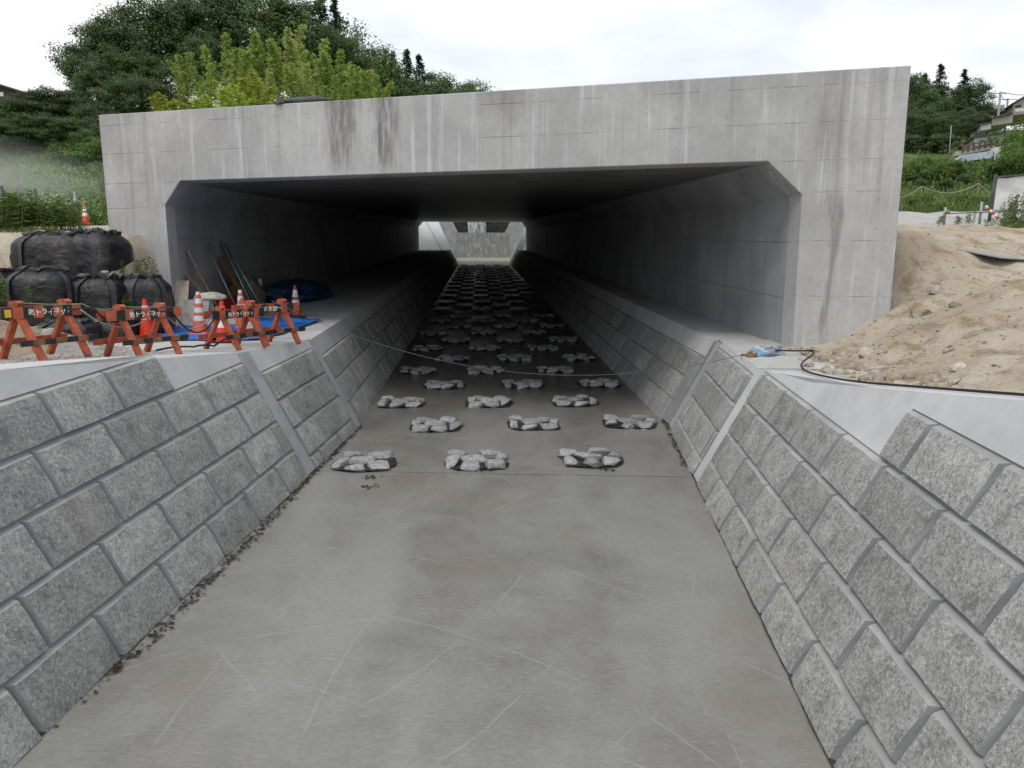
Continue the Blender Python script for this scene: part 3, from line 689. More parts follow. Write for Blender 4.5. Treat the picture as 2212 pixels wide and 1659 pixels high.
def fall_mat(name, dark, light, lo, hi, sc):
    m = NT(name, 0.35, 0.5); p = m.pos
    a = m.noise(m.maps(p, (1, 1, 0.28)), sc, 6, 0.7, 0.6)
    m.col(m.mix(m.rng(a, lo, hi), dark, light)); m.bump(a, 0.6, 0.05); return m.mat
def sheetw(name, x0, x1, z0, z1, Y, mat, label):
    mb = MB(); nn = 16
    xs = np.linspace(x0, x1, nn); zs = np.linspace(z0, z1, 10)
    vv = [(x + (0.18 * nse(z, x0, 0.9, 4) if i in (0, nn - 1) else 0), Y - 0.05 * nse(x, z, 2.0, 1), z) for z in zs for i, x in enumerate(xs)]
    mb.add(vv, [(j * nn + i, j * nn + i + 1, (j + 1) * nn + i + 1, (j + 1) * nn + i) for j in range(9) for i in range(nn - 1)], 0, True)
    o = mb.build(name, mat, fix=False); return tag(o, label, 'waterfall', None)
sheetw('waterfall', -2.75, 3.62, 4.5, NB - 0.02, YW - 0.10, fall_mat('thin_fall', (0.34, 0.35, 0.36), (0.78, 0.81, 0.84), 0.46, 0.72, 5.5), 'thin lacy sheet of water running down the lower weir wall')
cl = MB(); cl.box((0.4, 99.5, 8.5), (16, 1.5, 9)); struct(cl.build('rock_face', plain('dark_wet_rock', (0.045, 0.043, 0.04), 0.5, 0.5, 2.5)), 'dark wet rock face behind the weir')
sheetw('waterfall', -1.5, 0.95, 7.2, 12, 98.6, fall_mat('white_fall', (0.22, 0.23, 0.25), (0.80, 0.83, 0.88), 0.40, 0.62, 3.0), 'white plunging fall against the dark rock, seen through the weir notch')
mb = MB(); mb.add([(-6, YW + .8, 7.45), (7, YW + .8, 7.45), (7, 99, 7.6), (-6, 99, 7.6)], [(0, 1, 2, 3)]); struct(mb.build('upper_pool_water', plain('dark_water', (0.05, 0.06, 0.055), 0.15, 0.2)), 'dark pool above the weir')

# ------------------------------------------------------------------ boulder clusters set in the bed
def rock_mesh(name, sx, sy, sz, seed, mat, sub=2, cut=5, soft=True):
    rs = random.Random(seed); bm = bmesh.new(); bmesh.ops.create_icosphere(bm, subdivisions=sub, radius=1.0)
    o = Vector((rs.uniform(-50, 50), rs.uniform(-50, 50), rs.uniform(-50, 50)))
    planes = [(Vector((rs.gauss(0, 1), rs.gauss(0, 1), rs.gauss(0, .8))).normalized(), rs.uniform(0.60, 0.86)) for _ in range(cut)]
    for v in bm.verts:
        d = v.co.normalized(); p = 4.0
        q = (abs(d.x) ** p + abs(d.y) ** p + abs(d.z) ** p) ** (-1 / p)
        r = q * (1 + 0.22 * mnoise.noise(d * 1.3 + o) + 0.10 * mnoise.noise(d * 3.1 + o))
        q_ = d * r
        for pn, pd in planes:
            e_ = q_.dot(pn) - pd
            if e_ > 0: q_ = q_ - pn * e_ * 0.96
        d = q_.normalized(); r = q_.length
        zt = d.z * r; zt = 0.80 + (zt - 0.80) * 0.25 if zt > 0.80 else zt
        v.co = Vector((d.x * r * sx, d.y * r * sy, max(zt, -0.7) * sz))
    me = bpy.data.meshes.new(name); bm.to_mesh(me); bm.free(); me.materials.append(mat)
    me.polygons.foreach_set('use_smooth', [soft] * len(me.polygons)); return me
# layout of one cluster (x across, y away): two back, one middle, one left, three front
CL = [(-0.25, 0.33, 0.18, 0.13), (0.20, 0.32, 0.22, 0.15), (-0.02, 0.03, 0.24, 0.15), (-0.35, -0.10, 0.11, 0.25), (-0.08, -0.31, 0.16, 0.14), (0.25, -0.22, 0.18, 0.20), (0.37, 0.08, 0.11, 0.13)]
SMESH = [[rock_mesh('stone', sx * 0.93, sy * 0.95, 0.070, 100 + k * 7 + vv_, M['boulder'], 3, 8) for k, (cx, cy, sx, sy) in enumerate(CL)] for vv_ in range(4)]
M['hollow'] = plain('wet_dark_mortar', (0.040, 0.039, 0.034), 0.45, 0.4, 7)
ORD = ['first', 'second', 'third', 'fourth', 'fifth', 'sixth', 'seventh', 'eighth', 'ninth', 'tenth', 'eleventh', 'twelfth']
def far_cluster_mesh(var):
    mb = MB()
    for k, (cx, cy, sx, sy) in enumerate(CL):
        me = SMESH[var][k]; mb.add([(v.co.x + cx, v.co.y + cy, v.co.z) for v in me.vertices], [tuple(p.vertices) for p in me.polygons], 0, True)
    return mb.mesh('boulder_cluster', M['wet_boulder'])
FARM = [far_cluster_mesh(v) for v in range(4)]
rowY = [10.42] + [12.45 + 1.70 * k for k in range(38)]
for r, Y in enumerate(rowY):
    if Y > YF - 0.6: break
    xs = ([-1.73, -0.05, 1.66] if r == 0 else [-0.75, 0.96, 2.67] if r % 2 else [-1.54, 0.17, 1.89])
    if r > 14: xs = xs
    for c, X in enumerate(xs):
        loc = (X + random.uniform(-.03, .03), Y + random.uniform(-.04, .04), fz(Y) + 0.03)
        where = ('left', 'middle', 'right')[c]; rz = random.uniform(-0.12, 0.12)
        if r < 12:
            e = thing('boulder_cluster', '%s boulder cluster of the %s row in from the floor joint' % (where, ordinal(r + 1)), 'boulder cluster', loc, rz, 'boulder clusters set in the channel bed')
            pm = MB(); rp = []
            for q in range(18):
                a_ = 2 * math.pi * q / 18; c_, s_ = math.cos(a_), math.sin(a_); g_ = (abs(c_) ** 4 + abs(s_) ** 4) ** -0.25 * random.uniform(0.93, 1.07); rp.append((0.47 * c_ * g_, 0.43 * s_ * g_, -0.018))
            pm.add(rp, [tuple(range(18))]); pm.build('wet_mortar_bed', M['hollow'], e)
            var = random.randrange(4); mir = random.choice((1, 1, -1)) if r else 1
            for k, (cx, cy, sx, sy) in enumerate(CL):
                if (r, c) == (0, 0) and k == 6: continue
                s = link('stone', SMESH[(var + k) % 4][k], e, (cx * mir + random.uniform(-.02, .02), cy + random.uniform(-.02, .02), random.uniform(-.02, .015)))
                s.rotation_euler = (random.uniform(-.1, .1), random.uniform(-.1, .1), random.uniform(-.25, .25))
        else:
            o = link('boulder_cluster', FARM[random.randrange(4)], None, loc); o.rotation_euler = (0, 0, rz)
            tag(o, '%s boulder cluster of the %s row in from the floor joint' % (where, ordinal(r + 1)), 'boulder cluster', 'boulder clusters set in the channel bed')

# ------------------------------------------------------------------ orange trestle barricades
M['orange'] = plain('orange_paint', (0.41, 0.092, 0.042), 0.65, 0.30, 9, dirt=(0.21, 0.09, 0.06))
M['black_paint'] = plain('black_paint', (0.02, 0.02, 0.022), 0.5, 0.3, 9)
M['white_paint'] = plain('white_paint', (0.78, 0.78, 0.76), 0.6, 0.08, 9)
M['yellow'] = plain('yellow_reflector', (0.75, 0.40, 0.03), 0.4, 0.1, 9)
M['oldwood'] = plain('worn_wood', (0.20, 0.10, 0.05), 0.85, 0.35, 10, dirt=(0.28, 0.08, 0.03))
def lettering(body, width, height, parent, mat, loc, seed):
    cu = bpy.data.curves.new('lettering', 'FONT'); cu.body = body; cu.size = 1.0; cu.resolution_u = 3; cu.offset = 0.014
    o = bpy.data.objects.new('lettering', cu); COL.objects.link(o); bpy.context.view_layer.update()
    me = bpy.data.meshes.new_from_object(o.evaluated_get(bpy.context.evaluated_depsgraph_get())); bpy.data.objects.remove(o)
    co = np.array([v.co[:] for v in me.vertices]); mn, mx_ = co.min(0), co.max(0); rs = random.Random(seed)
    for v in me.vertices:
        u = (v.co.x - mn[0]) / (mx_[0] - mn[0]); w_ = (v.co.y - mn[1]) / (mx_[1] - mn[1])
        jit = 0.10 * math.sin(u * 21 + seed) * height
        v.co = ((u - 0.5) * width + w_ * 0.012 * math.sin(u * 30), -0.0, (w_ - 0.5) * height + jit)
    me.materials.clear(); me.materials.append(mat); l = link('lettering', me, parent, loc); return l
def barricade(label, loc, ang, sc, body, red_first=True, reflector=False, seed=1):
    e = thing('trestle_barricade', label, 'barricade', loc, R(ang), 'orange trestle barricades along the left coping'); e.scale = (sc, sc, sc)
    L, Hh, sp, xo = 1.03, 0.615, 0.33, 0.28
    top_y = -0.035
    for sx in (-xo, xo):
        for sy in (-1, 1):
            # legs cross just above the rail
            mb = MB(); a = Vector((sx + random.uniform(-.015, .015), sy * sp, 0.0)); b = Vector((sx + 0.02 * sy, -sy * 0.035, Hh + 0.025))
            mb.bar(a, b, 0.048, 0.070, 0, (1, 0, 0)); mb.build('leg', M['orange'], e)
    # striped top rail on the side that faces the channel, proud of the legs
    mb = MB(); n = 9; y = -0.098; zc = 0.525
    for i in range(n):
        x0 = -L / 2 + L * i / n; x1 = -L / 2 + L * (i + 1) / n
        mb.box(((x0 + x1) / 2, y, zc), (x1 - x0, 0.024, 0.125), (i + (0 if red_first else 1)) % 2)
    rail = mb.build('top_rail', [M['black_paint'], M['orange']], e)
    lettering(body, 0.50 if len(body) > 5 else 0.34, 0.075, rail, M['white_paint'], (0.02, y - 0.0145, zc), seed)
    mb = MB(); mb.box((0, 0.098, 0.525), (L * 0.98, 0.024, 0.12)); mb.build('back_rail', M['orange'], e)
    mb = MB()
    for i in range(7):
        x0 = -0.46 + 0.92 * i / 7; mb.box((x0 + 0.066, -0.270, 0.205), (0.1314, 0.022, 0.062), i % 2)
    mb.build('lower_rail', [M['black_paint'], M['oldwood']], e)
    mb = MB(); mb.box((0, 0.270, 0.19), (0.95, 0.022, 0.07)); mb.build('lower_rail', M['orange'], e)
    if reflector:
        mb = MB(); mb.box((-L / 2 + 0.06, y - 0.016, zc), (0.07, 0.006, 0.085)); mb.build('reflector', M['yellow'], e)
    return e
def gl(x, y): return h_left(x, y)
barricade('orange and black trestle barricade at the left edge of the picture, before the dirt heap', (-5.03, 8.52, 2.36), 66, 1.02, '㈱トライネット', True, True, 1)
barricade('orange and black trestle barricade, second from the left, before a red cone and blue sheet', (-4.27, 9.28, 2.29), 61, 1.0, '㈱トライネット', False, False, 2)
barricade('small worn orange barricade standing askew right in front of a bright red cone', (-3.55, 10.62, 2.23), 63, 0.95, '㈱トライネット', True, False, 3)
barricade('rightmost orange barricade with yellow tape on its post, at the channel edge', (-3.33, 11.45, 2.19), 55, 1.08, '安全第一', False, True, 4)

# ------------------------------------------------------------------ traffic cones
def cone_cols(tag_, red, white, rough=0.45): return [plain(tag_ + '_cone_red', red, rough, 0.12, 6), plain(tag_ + '_cone_white', white, 0.5, 0.1, 10, dirt=tuple(q * 0.7 for q in white))]
CC = {'bright': cone_cols('bright', (0.72, 0.040, 0.015), (0.80, 0.80, 0.80)), 'faded': cone_cols('faded', (0.55, 0.13, 0.075), (0.66, 0.64, 0.60)),
      'dark': cone_cols('dark', (0.34, 0.030, 0.045), (0.70, 0.70, 0.70)), 'pink': cone_cols('pink', (0.50, 0.08, 0.09), (0.66, 0.62, 0.60))}
M['rubber'] = plain('black_rubber', (0.018, 0.018, 0.018), 0.7, 0.3, 8)
def cone(label, loc, kind, bands, h=0.70, tip_white=False, weight=False, tilt=None, rz=0.0, squash=1.0, group='traffic cones'):
    e = thing('traffic_cone', label, 'traffic cone', loc, rz, group)
    if tilt: e.rotation_euler = (tilt[0], tilt[1], rz)
    rb, rt = 0.125 * h / 0.7, 0.030 * h / 0.7; z0 = 0.035
    cuts = sorted(set([0.0, 1.0, 0.08] + [q for b in bands for q in b] + ([0.93] if tip_white else [])))
    mb = MB(); rad = lambda t: rb + (rt - rb) * t
    for a, b in zip(cuts, cuts[1:]):
        mid = (a + b) / 2; w_ = any(p <= mid <= q for p, q in bands) or (tip_white and mid > 0.93)
        prof = [(rad(a), z0 + (h - z0) * a), (rad(b), z0 + (h - z0) * b)]; n = 20; vv = [(r * math.cos(2 * math.pi * k / n), r * math.sin(2 * math.pi * k / n) * squash, z) for r, z in prof for k in range(n)]
        mb.add(vv, [(k, (k + 1) % n, n + (k + 1) % n, n + k) for k in range(n)], 1 if w_ else 0, True)
    n = 20; mb.add([(rt * math.cos(2 * math.pi * k / n), rt * squash * math.sin(2 * math.pi * k / n), h) for k in range(n)], [tuple(range(n))], 1 if tip_white else 0)
    mb.build('cone_body', CC[kind], e, fix=False)
    mb = MB(); r = rb * 1.45; pts = []
    for k in range(16):
        a = 2 * math.pi * k / 16; c, s_ = math.cos(a), math.sin(a); q = (abs(c) ** 6 + abs(s_) ** 6) ** (-1 / 6); pts.append((r * q * c, r * q * s_))
    mb.hexa([V((x, y, 0.0)) for x, y in pts], [V((x * 0.97, y * 0.97, 0.03)) for x, y in pts]); mb.hexa([V((x * 0.74, y * 0.74, 0.03)) for x, y in pts], [V((x * 0.66, y * 0.66, 0.05)) for x, y in pts])
    mb.build('base_plate', CC[kind][0], e)
    if weight:
        mb = MB(); mb.hexa([V((x * 1.12, y * 1.12, -0.002)) for x, y in pts], [V((x * 1.1, y * 1.1, 0.055)) for x, y in pts]); mb.build('rubber_weight', M['rubber'], e)
    return e
B2 = [(0.36, 0.53), (0.62, 0.85)]
cone('bright red cone with one wide white band, behind the second barricade on the blue sheet', (-5.60, 12.35, h_left(-5.6, 12.35) + .01), 'bright', [(0.50, 0.84)])
cone('faded orange cone with white bands and white tip, near the beige cabinet', (-4.98, 13.05, 2.20), 'faded', [(0.30, 0.42), (0.50, 0.62), (0.72, 0.84)], 0.76, True)
cone('bright red cone with two white bands on a black base, beside the small barricade', (-4.12, 11.75, 2.16), 'bright', B2, 0.70, False, True)
cone('faded orange cone with white tip, farthest back behind the small barricade', (-4.55, 14.0, 2.22), 'faded', [(0.30, 0.42), (0.50, 0.62), (0.72, 0.84)], 0.74, True)
cone('crushed pink cone leaning sideways behind the small barricade', (-3.98, 12.65, 2.19), 'pink', [(0.18, 0.36), (0.72, 0.85)], 0.68, False, False, (0.05, -0.16), 0.3, 0.45)
cone('dark red cone with two white bands on a thick black base, on the bench edge', (-3.98, 15.85, 2.305), 'dark', B2, 0.70, False, True)
cone('dim cone with silvery bands standing deep in the shade of the underpass', (-5.75, 19.3, bz(19.3) + .005), 'dark', [(0.30, 0.50), (0.60, 0.85)], 0.72)
cone('red cone with two white bands on the upper road, beside the portal edge', (-14.9, 28.6, H(-14.9, 28.6)), 'bright', B2, 0.78)
cone('red cone half hidden by grass next to the scaffold fence post', (-16.0, 27.6, H(-16.0, 27.6)), 'bright', B2, 0.70)

# ------------------------------------------------------------------ black bulk bags
def bag_mat():
    m = NT('black_woven_bag', 0.5, 0.5); p = m.pos
    c = m.mix(m.rng(m.noise(p, 2.4, 5, 0.6), 0.35, 0.7), (0.006, 0.006, 0.007), (0.018, 0.018, 0.020))
    c = m.mix(m.math('MULTIPLY', m.rng(m.noise(m.maps(p, (1, 1, 0.6)), 1.9, 5, 0.62), 0.50, 0.70), 0.50), c, (0.15, 0.12, 0.088))
    m.col(c); k = m.bump(m.noise(m.maps(p, (2.0, 2.0, 3.0)), 2.6, 4, 0.55), 0.8, 0.06); m.bump(m.noise(p, 60, 2), 0.25, 0.01, k); m.rough(m.rng(m.noise(p, 5, 3), 0.3, 0.7, 0.38, 0.65)); return m.mat
M['bag'] = bag_mat(); M['bag_strap'] = plain('black_strap', (0.040, 0.040, 0.042), 0.55, 0.3, 9)
def bulk_bag(label, loc, w, d, h, rz=0.0, seed=1, straps=(0.3, 1.3, 3.4, 4.5), fill=True):
    rs = random.Random(seed); e = thing('bulk_bag', label, 'bulk bag', loc, rz, 'black bulk bags stacked against the portal')
    n, k = 28, 12; mb = MB(); vv = []; off = Vector((seed * 3.7, seed, 0))
    def ringr(t):
        if t < 0.12: return 0.93 + 0.07 * (t / 0.12) ** 0.5
        if t < 0.78: return 1.0 + 0.025 * math.sin((t - 0.12) / 0.66 * math.pi)
        return 1.0 - 0.32 * ((t - 0.78) / 0.22) ** 2
    for j in range(k + 1):
        t = j / k; r = ringr(t)
        for i in range(n):
            a = 2 * math.pi * i / n; c, s_ = math.cos(a), math.sin(a); q = (abs(c) ** 5 + abs(s_) ** 5) ** (-1 / 5) * 0.93
            dd = 1 + 0.06 * mnoise.noise(Vector((c * 1.4, s_ * 1.4, t * 3.0)) + off) + 0.035 * mnoise.noise(Vector((c * 4, s_ * 4, t * 9.0)) + off)
            vv.append((c * q * r * dd * w / 2, s_ * q * r * dd * d / 2, h * t * 0.93 + 0.03 * mnoise.noise(Vector((c * 3, s_ * 3, t)) + off)))
    fs = [(j * n + i, j * n + (i + 1) % n, (j + 1) * n + (i + 1) % n, (j + 1) * n + i) for j in range(k) for i in range(n)]
    mb.add(vv, fs, 0, True); top = [v for v in vv[-n:]]
    # crumpled lip round the filling
    lip = []
    for ring_i, (sc, dz) in enumerate(((1.02, 0.07), (0.86, 0.09), (0.72, 0.015))):
        for i in range(n):
            p = top[i]; lip.append((p[0] * sc * (1 + 0.1 * rs.uniform(-1, 1)), p[1] * sc * (1 + 0.1 * rs.uniform(-1, 1)), p[2] + dz * rs.uniform(0.2, 1.3) * h))
    o = len(mb.v); mb.v += lip; base = o - n
    for j in range(3):
        for i in range(n):
            mb.f.append((base + j * n + i, base + j * n + (i + 1) % n, base + (j + 1) * n + (i + 1) % n, base + (j + 1) * n + i)); mb.m.append(0); mb.sm.append(False)
    mb.f.append(tuple(base + 3 * n + i for i in range(n))); mb.m.append(0); mb.sm.append(False)
    mb.build('bag_body', M['bag'], e, fix=False)
    if fill:
        mb = MB(); m_ = 12; pts = [(0, 0, h * 1.0)]
        for r_ in (0.5, 1.0):
            for i in range(m_):
                a = 2 * math.pi * i / m_; pts.append((math.cos(a) * r_ * w * 0.25 * rs.uniform(.8, 1.1), math.sin(a) * r_ * d * 0.25 * rs.uniform(.8, 1.1), h * (1.0 - 0.06 * r_) + rs.uniform(-.015, .015)))
        fs = [(0, 1 + i, 1 + (i + 1) % m_) for i in range(m_)] + [(1 + i, 1 + m_ + i, 1 + m_ + (i + 1) % m_, 1 + (i + 1) % m_) for i in range(m_)]
        mb.add(pts, fs, 0, True); mb.build('sand_fill', M['sand'], e)
    for a in straps:
        mb = MB(); c, s_ = math.cos(a), math.sin(a); q = (abs(c) ** 5 + abs(s_) ** 5) ** (-1 / 5) * 0.93; t_ = V((-s_, c, 0)); pts = []
        for j in range(k + 1):
            t = j / k; r = ringr(t) * q * 1.055 ; pts.append(V((c * r * w / 2, s_ * r * d / 2, h * t * 0.93)))
        pts.append(V((c * q * 0.5 * w / 2, s_ * q * 0.5 * d / 2, h * 1.04)))
        vv = []
        for p in pts: vv += [p - t_ * 0.045, p + t_ * 0.045]
        mb.add(vv, [(2 * j, 2 * j + 1, 2 * j + 3, 2 * j + 2) for j in range(len(pts) - 1)], 0, True)
        st = mb.build('strap', M['bag_strap'], e, fix=False)
    return e
bulk_bag('widest black bulk bag of the top tier, dusty with an open sandy mouth', (-7.72, 13.70, 3.08), 1.40, 1.0, 0.94, 0.12, 11, (4.2, 5.3))
bulk_bag('black bulk bag of the top tier touching the portal leg', (-6.98, 13.75, 2.95), 1.0, 0.95, 1.10, -0.2, 12, (4.0, 5.2))
bulk_bag('black bulk bag of the middle tier cut by the left picture edge', (-8.36, 12.75, 2.45), 1.02, 1.0, 0.93, 0.0, 13, (4.3, 5.6))
bulk_bag('black bulk bag of the middle tier with a muddy strap, under the widest bag', (-7.38, 12.65, 2.45), 1.02, 1.0, 0.93, 0.1, 14, (4.1, 5.75))
bulk_bag('black bulk bag of the middle tier in the gap below the top pair', (-6.60, 12.95, 2.35), 0.95, 0.95, 0.90, -0.1, 15, (4.4, 5.6), False)
bulk_bag('black bulk bag of the middle tier nearest the portal leg', (-6.02, 13.35, 2.25), 0.90, 0.9, 1.0, 0.2, 16, (4.4, 5.5), False)
bulk_bag('low slumped black bulk bag on the gravel behind the dirt heap', (-6.42, 11.55, 2.08), 0.88, 0.85, 0.50, 0.0, 17, (4.2, 5.5))
bulk_bag('low slumped black bulk bag on the gravel beside the blue sheet', (-6.15, 12.1, 2.08), 0.85, 0.85, 0.46, 0.3, 18, (4.2, 5.5))

# ------------------------------------------------------------------ blue sheets and stored things on the bench
def tarp_mat(name, a, b):
    m = NT(name, 0.42, 0.5); p = m.pos; m.col(m.mix(m.rng(m.noise(p, 3, 5, 0.6), 0.35, 0.65), a, b)); m.bump(m.noise(m.maps(p, (3, 1.2, 1), rot=(0, 0, 0.4)), 3.5, 4, 0.6), 0.7, 0.06); return m.mat
M['blue'] = tarp_mat('blue_sheet', (0.010, 0.085, 0.36), (0.030, 0.20, 0.60))
M['darkblue'] = tarp_mat('dark_blue_sheet', (0.008, 0.022, 0.055), (0.014, 0.045, 0.11))
mb = MB(); nu, nv = 34, 38; vv = []
c00, c10, c11, c01 = V((-5.85, 12.0, 0)), V((-3.75, 12.15, 0)), V((-3.30, 15.3, 0)), V((-5.85, 15.7, 0))
for j in range(nv + 1):
    for i in range(nu + 1):
        u, v = i / nu, j / nv; p = c00 * (1 - u) * (1 - v) + c10 * u * (1 - v) + c11 * u * v + c01 * (1 - u) * v
        p = p + V((0.14 * nse(u * 5, v * 5, 1, 3) * (1 if u in (0, 1) else .3), 0.16 * nse(u * 7, v * 4, 1, 8), 0))
        g = max(bz(p.y) if p.y > 12.4 else 0, czl(p.y))
        z = g + 0.022 + 0.055 * abs(nse(p.x * 1.3 + p.y * .6, p.y * 2.2, 2.0, 2)) + 0.05 * max(0, nse(p.x, p.y, 4.0, 7)) + (0.09 * max(0, nse(p.x, p.y, 2.5, 4)) if u > 0.75 and v < .45 else 0)
        vv.append((p.x, p.y, z))
mb.add(vv, [(j * (nu + 1) + i, j * (nu + 1) + i + 1, (j + 1) * (nu + 1) + i + 1, (j + 1) * (nu + 1) + i) for j in range(nv) for i in range(nu)], 0, True)
tag(mb.build('ground_sheet', M['blue'], fix=False), 'crumpled bright blue plastic sheet spread under the cones', 'plastic sheet')
def lump(name, label, cat, loc, size, mat, seed, rz=0.0, rough=0.35, sub=4):
    bm = bmesh.new(); bmesh.ops.create_icosphere(bm, subdivisions=sub, radius=1.0); o = V((seed * 2.3, seed, -seed))
    for v in bm.verts:
        d = v.co.normalized(); r = 1 + rough * mnoise.noise(d * 1.6 + o) + rough * 0.5 * mnoise.noise(d * 4.0 + o) + rough * .25 * mnoise.noise(d * 9 + o)
        v.co = V((d.x * r * size[0], d.y * r * size[1], max(d.z, -0.15) * r * size[2] + 0.1 * size[2]))
    me = bpy.data.meshes.new(name); bm.to_mesh(me); bm.free(); me.materials.append(mat); me.polygons.foreach_set('use_smooth', [True] * len(me.polygons))
    ob = link(name, me, None, loc); ob.rotation_euler = (0, 0, rz); return tag(ob, label, cat) if label else ob
lump('sheet_bundle', 'dark blue sheet thrown in a heap deep on the shaded bench', 'plastic sheet', (-5.1, 20.6, bz(20.6)), (0.95, 1.6, 0.42), M['darkblue'], 3)
lump('burlap_heap', 'brown burlap heap behind the leaning pipes in the shade', 'burlap', (-5.7, 17.9, bz(17.9)), (0.42, 0.55, 0.75), plain('burlap', (0.16, 0.12, 0.075), 0.95, 0.3, 12), 5)
# beige cabinet with a folded white sheet on top
cb = thing('cabinet', 'dented beige metal cabinet tipped against the left portal leg', 'cabinet', (-5.45, 14.75, bz(14.75)), R(18)); cbm = plain('beige_metal', (0.30, 0.28, 0.22), 0.55, 0.15, 5)
rt_ = Matrix.Rotation(R(-9), 3, 'Y')
mb = MB(); mb.box((0, 0, 0.255), (0.26, 0.34, 0.50), 0, rt_); mb.build('cabinet_body', cbm, cb)
mb = MB(); mb.box(V((0, 0, 0.255)) + rt_ @ V((0, -0.176, 0.0)), (0.23, 0.012, 0.46), 0, rt_); mb.build('door', cbm, cb)
mb = MB(); mb.box(V((0, 0, 0.255)) + rt_ @ V((0.03, -0.185, -0.14)), (0.07, 0.006, 0.08), 0, rt_); mb.build('sticker', M['white_paint'], cb)
lump('folded_sheet', 'bundled off white sheet lying on the beige cabinet', 'cloth', (-5.40, 14.78, bz(14.75) + 0.50), (0.30, 0.24, 0.13), plain('offwhite_cloth', (0.50, 0.47, 0.40), 0.8, 0.12, 12), 9, 0.2, 0.2)
mb = MB(); mb.box((0, 0, 0.20), (0.36, 0.32, 0.40)); mb.box((0, 0, 0.42), (0.20, 0.05, 0.03)); o = mb.build('fuel_can', plain('dull_red_metal', (0.24, 0.015, 0.015), 0.45, 0.15, 6)); o.location = (-5.72, 16.6, bz(16.6)); tag(o, 'dull red fuel can among the stored tools on the bench', 'can')
M['wood'] = plain('raw_wood', (0.24, 0.16, 0.09), 0.85, 0.3, 6); M['steel'] = plain('galvanised_steel', (0.36, 0.37, 0.38), 0.42, 0.2, 5, metal=0.6); M['teal'] = plain('teal_paint', (0.05, 0.14, 0.14), 0.5, 0.2, 6)
def leaner(name, label, cat, x, y, h, run, w, d, mat, tube=False, grp=None):
    a = V((x, y, bz(y) + 0.01)); b = V((-6.02 + 0.06, y + run, bz(y) + h)); mb = MB()
    if tube: mb.tube([a, b], w, 8)
    else: mb.bar(a, b, w, d)
    o = mb.build(name, mat, None, a); o.location = a; tag(o, label, cat, grp); return o
leaner('timber_plank', 'long thin timber plank leaning highest against the shaded wall', 'plank', -5.35, 15.35, 1.45, -0.10, 0.05, 0.04, M['wood'], grp='tools leaning on the tunnel wall')
leaner('timber_plank', 'broad timber plank leaning low behind the beige cabinet', 'plank', -5.15, 15.1, 0.95, 0.05, 0.12, 0.035, M['wood'], grp='tools leaning on the tunnel wall')
leaner('timber_plank', 'dark timber plank leaning right of the red can', 'plank', -5.2, 16.9, 1.25, 0.2, 0.14, 0.035, M['oldwood'], grp='tools leaning on the tunnel wall')
leaner('steel_pipe', 'thin steel pipe leaning left of the red can', 'pipe', -5.3, 16.2, 1.55, 0.1, 0.018, 0, M['steel'], True, 'tools leaning on the tunnel wall')
leaner('steel_pipe', 'steel pipe leaning upright directly behind the red can', 'pipe', -5.5, 16.5, 1.6, 0.0, 0.016, 0, M['wood'], True, 'tools leaning on the tunnel wall')
for k, (xx, yy, hh, mt_) in enumerate(((-5.25, 17.1, 1.62, 'steel'), (-5.18, 17.2, 1.58, 'teal'), (-5.12, 17.3, 1.6, 'steel'), (-5.05, 17.38, 1.5, 'teal'))):
    leaner('scaffold_pipe', ['bright', 'teal', 'bright', 'teal'][k] + ' scaffold pipe, %s in the leaning bundle' % ['leftmost', 'second from left', 'third from left', 'rightmost'][k], 'pipe', xx, yy, hh, 0.15, 0.024, 0, M[mt_], True, 'leaning bundle of scaffold pipes')
# wire mesh rack lying in the dark
# ------------------------------------------------------------------ cables and ropes
M['cable'] = plain('black_cable', (0.015, 0.015, 0.015), 0.5, 0.2, 9); M['wire'] = plain('grey_wire', (0.10, 0.10, 0.10), 0.6, 0.2, 20); M['rope'] = plain('grey_rope', (0.30, 0.29, 0.25), 0.8, 0.2, 20); M['green_rope'] = plain('green_rope', (0.18, 0.30, 0.20), 0.7, 0.2, 20)
def hang(name, label, pts, sags, rad, mat, cat='cable', grp=None, n=14):
    path = []
    for (a, b), sg in zip(zip(pts, pts[1:]), sags):
        a, b = V(a), V(b)
        for i in range(n):
            u = i / n; p = a.lerp(b, u); p.z -= sg * 4 * u * (1 - u); path.append(p)
    path.append(V(pts[-1]))
    if not any(sags):
        path = [V(p) for p in pts]
        for _ in range(3): path = [path[0]] + [q for a, b in zip(path, path[1:]) for q in (a.lerp(b, .25), a.lerp(b, .75))] + [path[-1]]
    mb = MB(); mb.tube(path, rad, 6); return tag(mb.build(name, mat, None), label, cat, grp)
hang('hanging_cable', 'thin grey cable sagging across the channel from the last barricade to the sandbag', [(-3.20, 11.30, 2.88), (4.30, 10.45, 2.20)], [0.74], 0.0045, M['wire'], n=40)
hang('power_cable', 'black cable snaking along the right coping from the sandbag', [(4.38, 10.45, 2.17), (4.75, 10.5, 2.15), (5.0, 10.25, 2.19), (rcop(9.2) + .36, 9.2, czr(9.2) + .02), (rcop(7.5) + .30, 7.5, czr(7.5) + .015), (rcop(5.8) + .30, 5.8, czr(5.8) + .015), (rcop(3.5) + .32, 3.5, czr(3.5) + .015), (rcop(1) + .32, 1.0, czr(1.0) + .015)], [0, 0, 0, 0, 0, 0, 0], 0.013, M['cable'], n=6)
hang('slack_cable', 'bundle of black cable drooping between the barricades on the left', [(-5.3, 8.35, 2.95), (-4.62, 8.85, 2.92), (-4.35, 9.15, 2.86), (-3.98, 9.5, 2.84), (-3.72, 10.45, 2.78)], [0.03, 0.16, 0.02, 0.30], 0.012, M['cable'])
